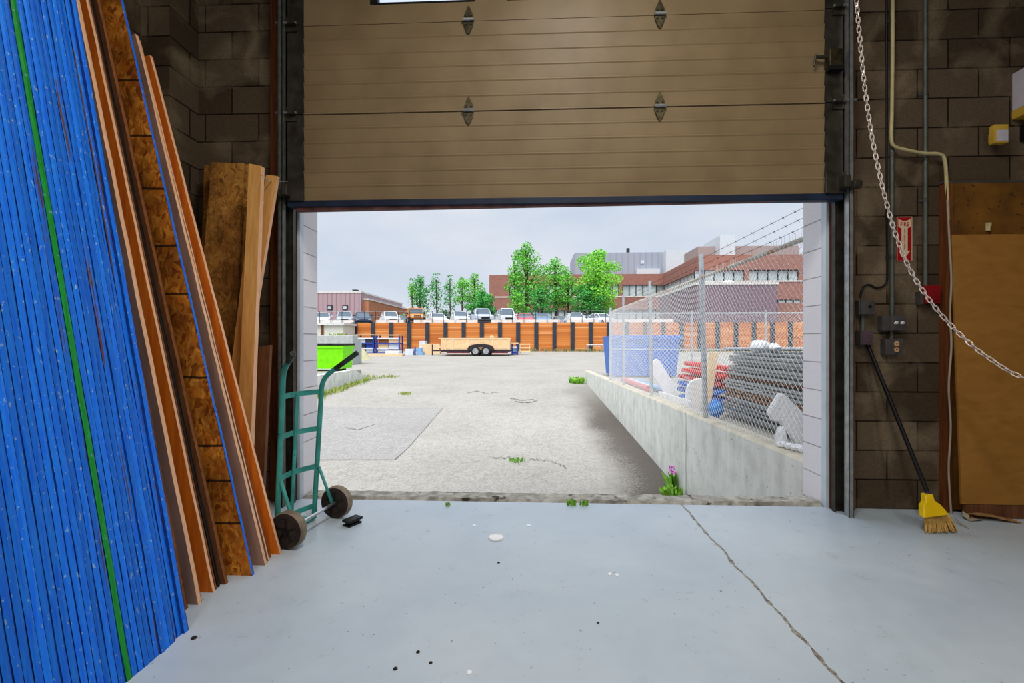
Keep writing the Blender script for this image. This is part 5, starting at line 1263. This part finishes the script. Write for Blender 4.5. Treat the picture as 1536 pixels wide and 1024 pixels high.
# ---------- wire fence along the right ramp wall ----------
m_wire = M('galvanised_wire', (232, 234, 234), (214, 216, 216), scale=30, rough=.5, metal=.1); m_fpost = M('galvanised_post', (198, 204, 208), (176, 182, 186), scale=12, rough=.45, metal=.5)
m_rustrail = M('rust_streaked_rail', (190, 186, 172), (176, 112, 72), scale=3, stretch=(4, 1.2, 4), rough=.6, metal=.3, lo=.5, hi=.68)
FX = 2.15; FYE = 13.1; RZ = 1.985
fn = thing('wire_fence', 'tall chain-link fence with barbed wire on top of the right ramp wall', 'fence', (FX, 8, .15))
def mesh_panel(b, p0, du, Lu, zlo, zhi, r, step):
    # two families of 45-degree wires over a vertical panel (p0 + du*u)
    def pt(u, z, o): v = p0 + du * u; nrm = Vector((-du.y, du.x, 0)); return Vector((v.x + nrm.x * o, v.y + nrm.y * o, z))
    for sgn in (1, -1):
        k = -int(4 / step)
        c = -4.0
        while c < Lu + 4.0:
            u0, u1 = c, c + sgn * 0
            # line u = c + sgn*(z - zc)
            zc0 = zlo(max(0, min(Lu, c))); z_a, z_b = zc0 - .4, zhi + .01
            # clip to u range
            ua = c; ts = []
            za, zb_ = 0, zhi - zc0
            lo_, hi_ = 0.0, zhi - zc0
            if sgn > 0: lo_ = max(lo_, -c); hi_ = min(hi_, Lu - c)
            else: lo_ = max(lo_, c - Lu); hi_ = min(hi_, c)
            if hi_ - lo_ > .02:
                a = pt(c + sgn * lo_, zc0 + lo_, .003 * sgn); e = pt(c + sgn * hi_, zc0 + hi_, .003 * sgn)
                fl = zlo(max(0, min(Lu, c + sgn * lo_)))
                b.tube([a, e], r, 4)
            c += step
    return b
b = MB(); mesh_panel(b, Vector((FX - .032, 3.70, 0)), Vector((0, 1, 0)), FYE - 3.70, lambda u: walltop(3.7 + u) + .02, RZ, .0021, .074)
b.build('chain_link_mesh', m_wire, fn)
MB().tube([(FX, 3.69, RZ), (FX, FYE, RZ)], .021, 10).build('top_rail', m_rustrail, fn, smooth=True)
for y, dx, dy, r in ((5.93, .0, .14, .032), (8.6, .0, .10, .028), (11.2, 0, .04, .026), (FYE, 0, 0, .036)):
    zb_ = walltop(y); tpz = RZ + (.30 if y < FYE else .12)
    MB().tube([(FX, y, zb_), (FX + dx, y + dy * (RZ - zb_) / 1.8, RZ), (FX + dx, y + dy * 1.15, tpz)], r, 12).build('post', m_fpost, fn, smooth=True)
for (z, x, sag) in ((2.245, FX + .02, .0), (2.175, FX + .04, .01), (2.08, FX, .012)):
    pts = [Vector((x, 3.69 + (11.2 - 3.69) * i / 24, z - .03 * (i / 24) - sag * math.sin(PI * ((i / 24 * 2.6) % 1)))) for i in range(25)]
    b = MB().tube(pts, .0018, 5)
    for i in range(40):
        u = (i + .5) / 40 * 24; k = int(u); p = pts[k].lerp(pts[min(k + 1, 24)], u - k)
        for an in (.6, 2.2): d = Vector((math.cos(an) * .02, .008, math.sin(an) * .02)); b.cone(p - d, p + d, .0014, .0009, 4)
        b.cone(p - Vector((0, .012, 0)), p + Vector((0, .012, 0)), .0036, .0036, 5)
    b.build('barbed_wire', m_darkmetal, fn)
b = MB(); b.v = []
for i in range(150):
    y = 3.74 + (5.9 - 3.74) * i / 150
    if i % 3 == 0: b.cone((FX - .032, y, RZ - .02), (FX - .028, y + .006, RZ + .065), .0016, .001, 4)
b.build('wire_barbs', m_wire, fn)
# return fence across the yard
fr2 = thing('wire_fence', 'chain-link fence turning right across the yard behind the scrap', 'fence', (6, FYE, 0))
XE = 10.5; zr2 = 1.95
b = MB(); mesh_panel(b, Vector((FX + .05, FYE + .04, 0)), Vector((1, 0, 0)), XE - FX, lambda u: .08, zr2, .0022, .085); b.build('chain_link_mesh', m_wire, fr2)
MB().tube([(FX + .04, FYE + .07, zr2), (XE, FYE + .07, zr2)], .02, 8).build('top_rail', m_fpost, fr2)
MB().tube([(FX + .04, FYE + .07, .96), (XE, FYE + .07, .95)], .012, 8).build('mid_rail', m_fpost, fr2)
for x in (4.4, 6.4, 8.4, XE): MB().cone((x, FYE + .07, .0), (x, FYE + .07, zr2 + .08), .028, .028, 10).build('post', m_fpost, fr2)

# ---------- scrap yard behind the fence ----------
m_bin = M('blue_skip_paint', (60, 124, 214), (50, 108, 196), rough=.5)
SY = 15.2; xa, xb = X(916, SY), X(1021, SY); zt_ = CH + 8 * SY / F; zb_ = RIGHT and zg(3.5, SY)
t = thing('steel_skip', 'large blue steel skip behind the corner of the wire fence', 'skip', ((xa + xb) / 2, SY + .8, zb_))
MB().hexa([(xa + .1, SY + .15, zb_ + .05), (xb - .1, SY + .15, zb_ + .05), (xb - .1, SY + 1.6, zb_ + .05), (xa + .1, SY + 1.6, zb_ + .05), (xa, SY, zt_), (xb, SY, zt_), (xb, SY + 1.7, zt_), (xa, SY + 1.7, zt_)]).build('body', m_bin, t)
MB().box(xa - .05, xb + .05, SY - .05, SY + .03, zt_ - .12, zt_ + .02).build('rim', m_bin, t, bevel=.01)
for k in range(5):
    x = xa + .25 + (xb - xa - .5) * k / 4; MB().hexa([(x - .05, SY + .05, zb_ + .08), (x + .05, SY + .05, zb_ + .08), (x + .05, SY + .3, zb_ + .08), (x - .05, SY + .3, zb_ + .08), (x - .05, SY - .05, zt_ - .1), (x + .05, SY - .05, zt_ - .1), (x + .05, SY + .2, zt_ - .1), (x - .05, SY + .2, zt_ - .1)]).build('rib', m_bin, t)
for x in (xa + .3, xb - .3): MB().box(x - .1, x + .1, SY + .3, SY + 1.5, zb_, zb_ + .06).build('foot', m_bin, t)
# stacked temporary fence panels
SX0, SX1, PY0, PY1 = 2.68, 4.7, 4.0, 6.75
pbm = MB(); r = .019
zz = 0
path = [(SX0 + .02, PY0 + .02, r), (SX1 - .02, PY0 + .02, r), (SX1 - .02, PY1 - .02, r), (SX0 + .02, PY1 - .02, r)]
proto = thing('fence_panel', 'x', 'fence panel', (3.69, 5.375, 0), 'stacked temporary fence panels')
MB().tube(path, r, 8, closed=True).build('frame', m_galv, proto, smooth=True)
b = MB()
for i in range(26): y = PY0 + .04 + (PY1 - PY0 - .08) * (i + .5) / 26; b.tube([(SX0 + .02, y, r), (SX1 - .02, y, r)], .0025, 4)
for i in range(20): x = SX0 + .04 + (SX1 - SX0 - .08) * (i + .5) / 20; b.tube([(x, PY0 + .02, r + .005), (x, PY1 - .02, r + .005)], .0025, 4)
b.build('wire_mesh', m_galvdull, proto)  # darker mesh colour deepens the shade between the stacked panels
bz = .165
NP = 19
m_rustp = M('rust_brown_pipe', (150, 110, 82), (120, 84, 60), rough=.7, metal=.3)
for k in range(NP):
    o = proto if k == 0 else copy_tree(proto)
    o.location = (3.69 + R.uniform(-.04, .04) + .012 * max(0, k - 9), 5.375 + R.uniform(-.12, .1), bz + .046 * k)
    o['label'] = 'grey temporary fence panel, %s from the bottom of the stack' % NUM[k + 1]
    if k in (6, 7, 11):
        for ch in o.children:
            if ch.name.startswith('frame'):
                ch.data = ch.data.copy(); ch.data.materials[0] = m_rustp
ztop = bz + .046 * NP
m_bag = M('white_plastic_bag', (248, 249, 250), (234, 236, 240), scale=6, rough=.35, bump=.4)
def lump(name, c, size, mat, label, cat, seed, grp=None):
    rr = random.Random(seed); b = MB(); n1, n2 = 16, 9; vs = []
    for j in range(n2 + 1):
        th = PI * j / n2
        for i in range(n1):
            an = 2 * PI * i / n1; q = 1 + rr.uniform(-.13, .13) if 0 < j < n2 else 1
            vs.append((c[0] + size[0] * math.sin(th) * math.cos(an) * q, c[1] + size[1] * math.sin(th) * math.sin(an) * q, c[2] + size[2] * (1 - math.cos(th)) / 2 * (1 if j in (0,) else q ** .5)))
    b.add(vs, [(j * n1 + i, j * n1 + (i + 1) % n1, (j + 1) * n1 + (i + 1) % n1, (j + 1) * n1 + i) for j in range(n2) for i in range(n1)])
    return tag(b.build(name, mat, single=True, smooth=True), label, cat, grp)
q = at(1144, 520, 6.0); lump('plastic_bag', (q.x, 6.1, ztop - .02), (.12, .1, .17), m_bag, 'white plastic bag on top of the fence panel stack, left one', 'bag', 3)
q = at(1161, 520, 6.1); lump('plastic_bag', (q.x + .02, 6.15, ztop - .02), (.09, .1, .13), m_bag, 'smaller white bag on top of the panel stack, right one', 'bag', 4)
o = MB().tube([(2.6, 6.45, ztop + .03), (4.75, 6.40, ztop + .03)], .028, 10).build('steel_pipe', m_fpost, single=True, smooth=True); tag(o, 'galvanised pipe lying across the top of the fence panel stack', 'pipe')
# wooden post leaning at the stack's far end
a, c = at(1061, 577, 6.98), at(1078, 529, 6.98)
o = MB().hexa([a + Vector((-.05, 0, -.35)), a + Vector((.04, 0, -.35)), a + Vector((.04, .08, -.35)), a + Vector((-.05, .08, -.35)), c + Vector((-.05, .15, 0)), c + Vector((.06, .15, 0)), c + Vector((.06, .24, 0)), c + Vector((-.05, .24, 0))]).build('wooden_post', m_lumber, single=True)
tag(o, 'pale timber leaning at the far end of the fence panel stack', 'timber')
m_tarp = M('bright_blue_tarp', (60, 156, 240), (34, 112, 214), scale=5, rough=.5, bump=.4)
q = at(1060, 605, 6.8); lump('tarpaulin', (2.47, 6.45, .13), (.09, .11, .24), m_tarp, 'crumpled bright blue tarp between the wall and the panel stack', 'tarp', 9)
# red, blue and pink plastic barrier bars
m_redb = M('red_barrier_plastic', (226, 76, 62), (206, 60, 50), rough=.45); m_blueb = M('blue_barrier_plastic', (56, 120, 216), (44, 100, 196), rough=.45); m_pinkb = M('faded_red_plastic', (222, 130, 128), (206, 112, 112), rough=.55)
def bar(x, y0, y1, z, mat, label, grp, h=.13, wd=.14, dz=0.0):
    t = thing('barrier_bar', label, 'barrier bar', (x, (y0 + y1) / 2, z), grp)
    b = MB().hexa([(x - wd / 2, y0, z + dz), (x + wd / 2, y0, z + dz), (x + wd / 2, y1, z), (x - wd / 2, y1, z), (x - wd / 2, y0, z + dz + h * .62), (x + wd / 2, y0, z + dz + h * .62), (x + wd / 2, y1, z + h * .62), (x - wd / 2, y1, z + h * .62)])
    b.build('body', mat, t, bevel=.02)
    b = MB()
    for i in range(14):
        y = y0 + .06 + (y1 - y0 - .12) * i / 13; zz_ = z + dz * (y1 - y) / (y1 - y0); b.box(x - wd / 2 - .012, x + wd / 2 + .012, y - .03, y + .03, zz_ + .012, zz_ + h * .55)
    b.build('ribs', mat, t)
    MB().tube([(x, y1 - .02, z + h * .25), (x, y1 + .08, z + h * .25)], h * .3, 12).build('end_cap', mat, t, smooth=True)
def stack_bar(i, x, z, mat, lab): bar(x, 7.2 + .06 * (i % 2), 9.05 + .10 * (i % 3), z, mat, lab, 'plastic barrier bars')
stack_bar(0, 2.86, .09, m_blueb, 'blue plastic barrier bar at the bottom of the pile, fence side'); stack_bar(1, 3.03, .09, m_blueb, 'blue plastic barrier bar at the bottom of the pile, far side')
stack_bar(2, 2.88, .215, m_blueb, 'blue plastic barrier bar in the second layer of the pile'); stack_bar(3, 3.05, .215, m_redb, 'red plastic barrier bar in the second layer of the pile')
stack_bar(4, 2.86, .34, m_blueb, 'blue plastic barrier bar in the third layer of the pile'); stack_bar(5, 2.9, .465, m_redb, 'red plastic barrier bar, fourth layer, fence side'); stack_bar(6, 3.07, .34, m_blueb, 'blue plastic barrier bar in the third layer, far side')
stack_bar(0, 2.9, .59, m_redb, 'red plastic barrier bar, fifth layer, fence side'); stack_bar(1, 3.08, .465, m_redb, 'red plastic barrier bar, fourth layer, far side'); stack_bar(2, 3.08, .59, m_redb, 'red plastic barrier bar, fifth layer, far side'); stack_bar(4, 2.98, .715, m_redb, 'red plastic barrier bar lying on top of the pile')
for i, (x, y0, y1, z, mat, lab) in enumerate(((2.42, 9.9, 12.6, .10, m_pinkb, 'faded red plastic tube lying along the ramp wall'), (2.58, 10.4, 12.7, .09, m_white2, 'white plastic tube lying beside the faded red one'), (2.72, 9.8, 12.3, .09, m_bluet, 'pale blue plastic tube lying beside the white one'))):
    o = MB().tube([(x, y0, z + .07), (x, y1, z + .05)], .07 if i == 0 else .055, 14).build('plastic_tube', mat, single=True, smooth=True); tag(o, lab, 'tube', 'plastic tubes along the wall')
# white barrier boards
def slab(name, px, Y, th, mat, label, cat, round_=True, lean=0):
    P = [at(x, y, Y) for x, y in px]; zmin = min(p.z for p in P)
    P = [p + Vector((0, lean * (p.z - zmin), 0)) for p in P]
    o = MB().prism(P, (0, th, 0)).build(name, mat, single=True, bevel=.012); return tag(o, label, cat)
slab('barrier_board', [(977, 548), (980, 541), (985, 538), (990, 541), (1013, 578), (1012, 588), (1008, 593), (999, 593), (979, 562)], 9.3, .07, m_whiteplastic, 'tall slanting white barrier board with a rounded top by the second fence post', 'barrier board')
slab('barrier_board', [(1029, 592), (1031, 580), (1036, 572), (1043, 568), (1052, 567), (1060, 572), (1060, 625), (1029, 625)], 7.15, .06, m_whiteplastic, 'rounded white barrier board behind the leaning fence post', 'barrier board')
tag(MB().hexa([(2.30, 7.02, .12), (2.36, 7.02, .12), (2.36, 8.7, .12), (2.30, 8.7, .12), (2.30, 7.02, .30), (2.34, 7.02, .30), (2.34, 8.7, .26), (2.30, 8.7, .26)]).build('plastic_sheet', m_bag, single=True, bevel=.01), 'pale plastic sheet standing on edge along the wall by the white boards', 'sheet')
slab('barrier_board', [(1160, 622), (1163, 617), (1180, 594), (1184, 592), (1189, 594), (1216, 622), (1216, 680), (1202, 674), (1178, 634), (1168, 634)], 4.35, .06, m_whiteplastic, 'white barrier board with a bent corner beside the door pillar', 'barrier board', lean=.25)
q = at(1170, 650, 4.2); lump('plastic_bag', (q.x + .02, 4.22, .20), (.05, .06, .22), m_bag, 'upright crumpled white bag under the bent white board', 'bag', 12)
for i, (px, py, s, sd, lab) in enumerate(((1164, 655, .045, 21, 'leftmost'), (1174, 663, .045, 22, 'second from the left'), (1185, 667, .05, 23, 'third from the left'), (1196, 670, .05, 24, 'fourth from the left'))):
    q = at(px, py, 4.0); lump('foam_lump', (2.165 + .035 * i if False else q.x * .4 + .6 * 2.24, 4.14 - .07 * i, walltop(4.0) - .005), (s, s, s * 1.3), m_bag, 'white foam lump on the wall edge below the bent board, ' + lab, 'foam lump', sd, 'white foam lumps by the door pillar')
q = at(1203, 670, 3.72); o = MB().lathe((2.22, 3.80, walltop(3.8)), (0, 0, 1), [(0, 0), (.016, 0), (.018, .012), (.012, .022), (0, .024)], 10).build('bottle_cap', m_yel, single=True); tag(o, 'tiny yellow cap on the ramp wall at the door pillar', 'cap')
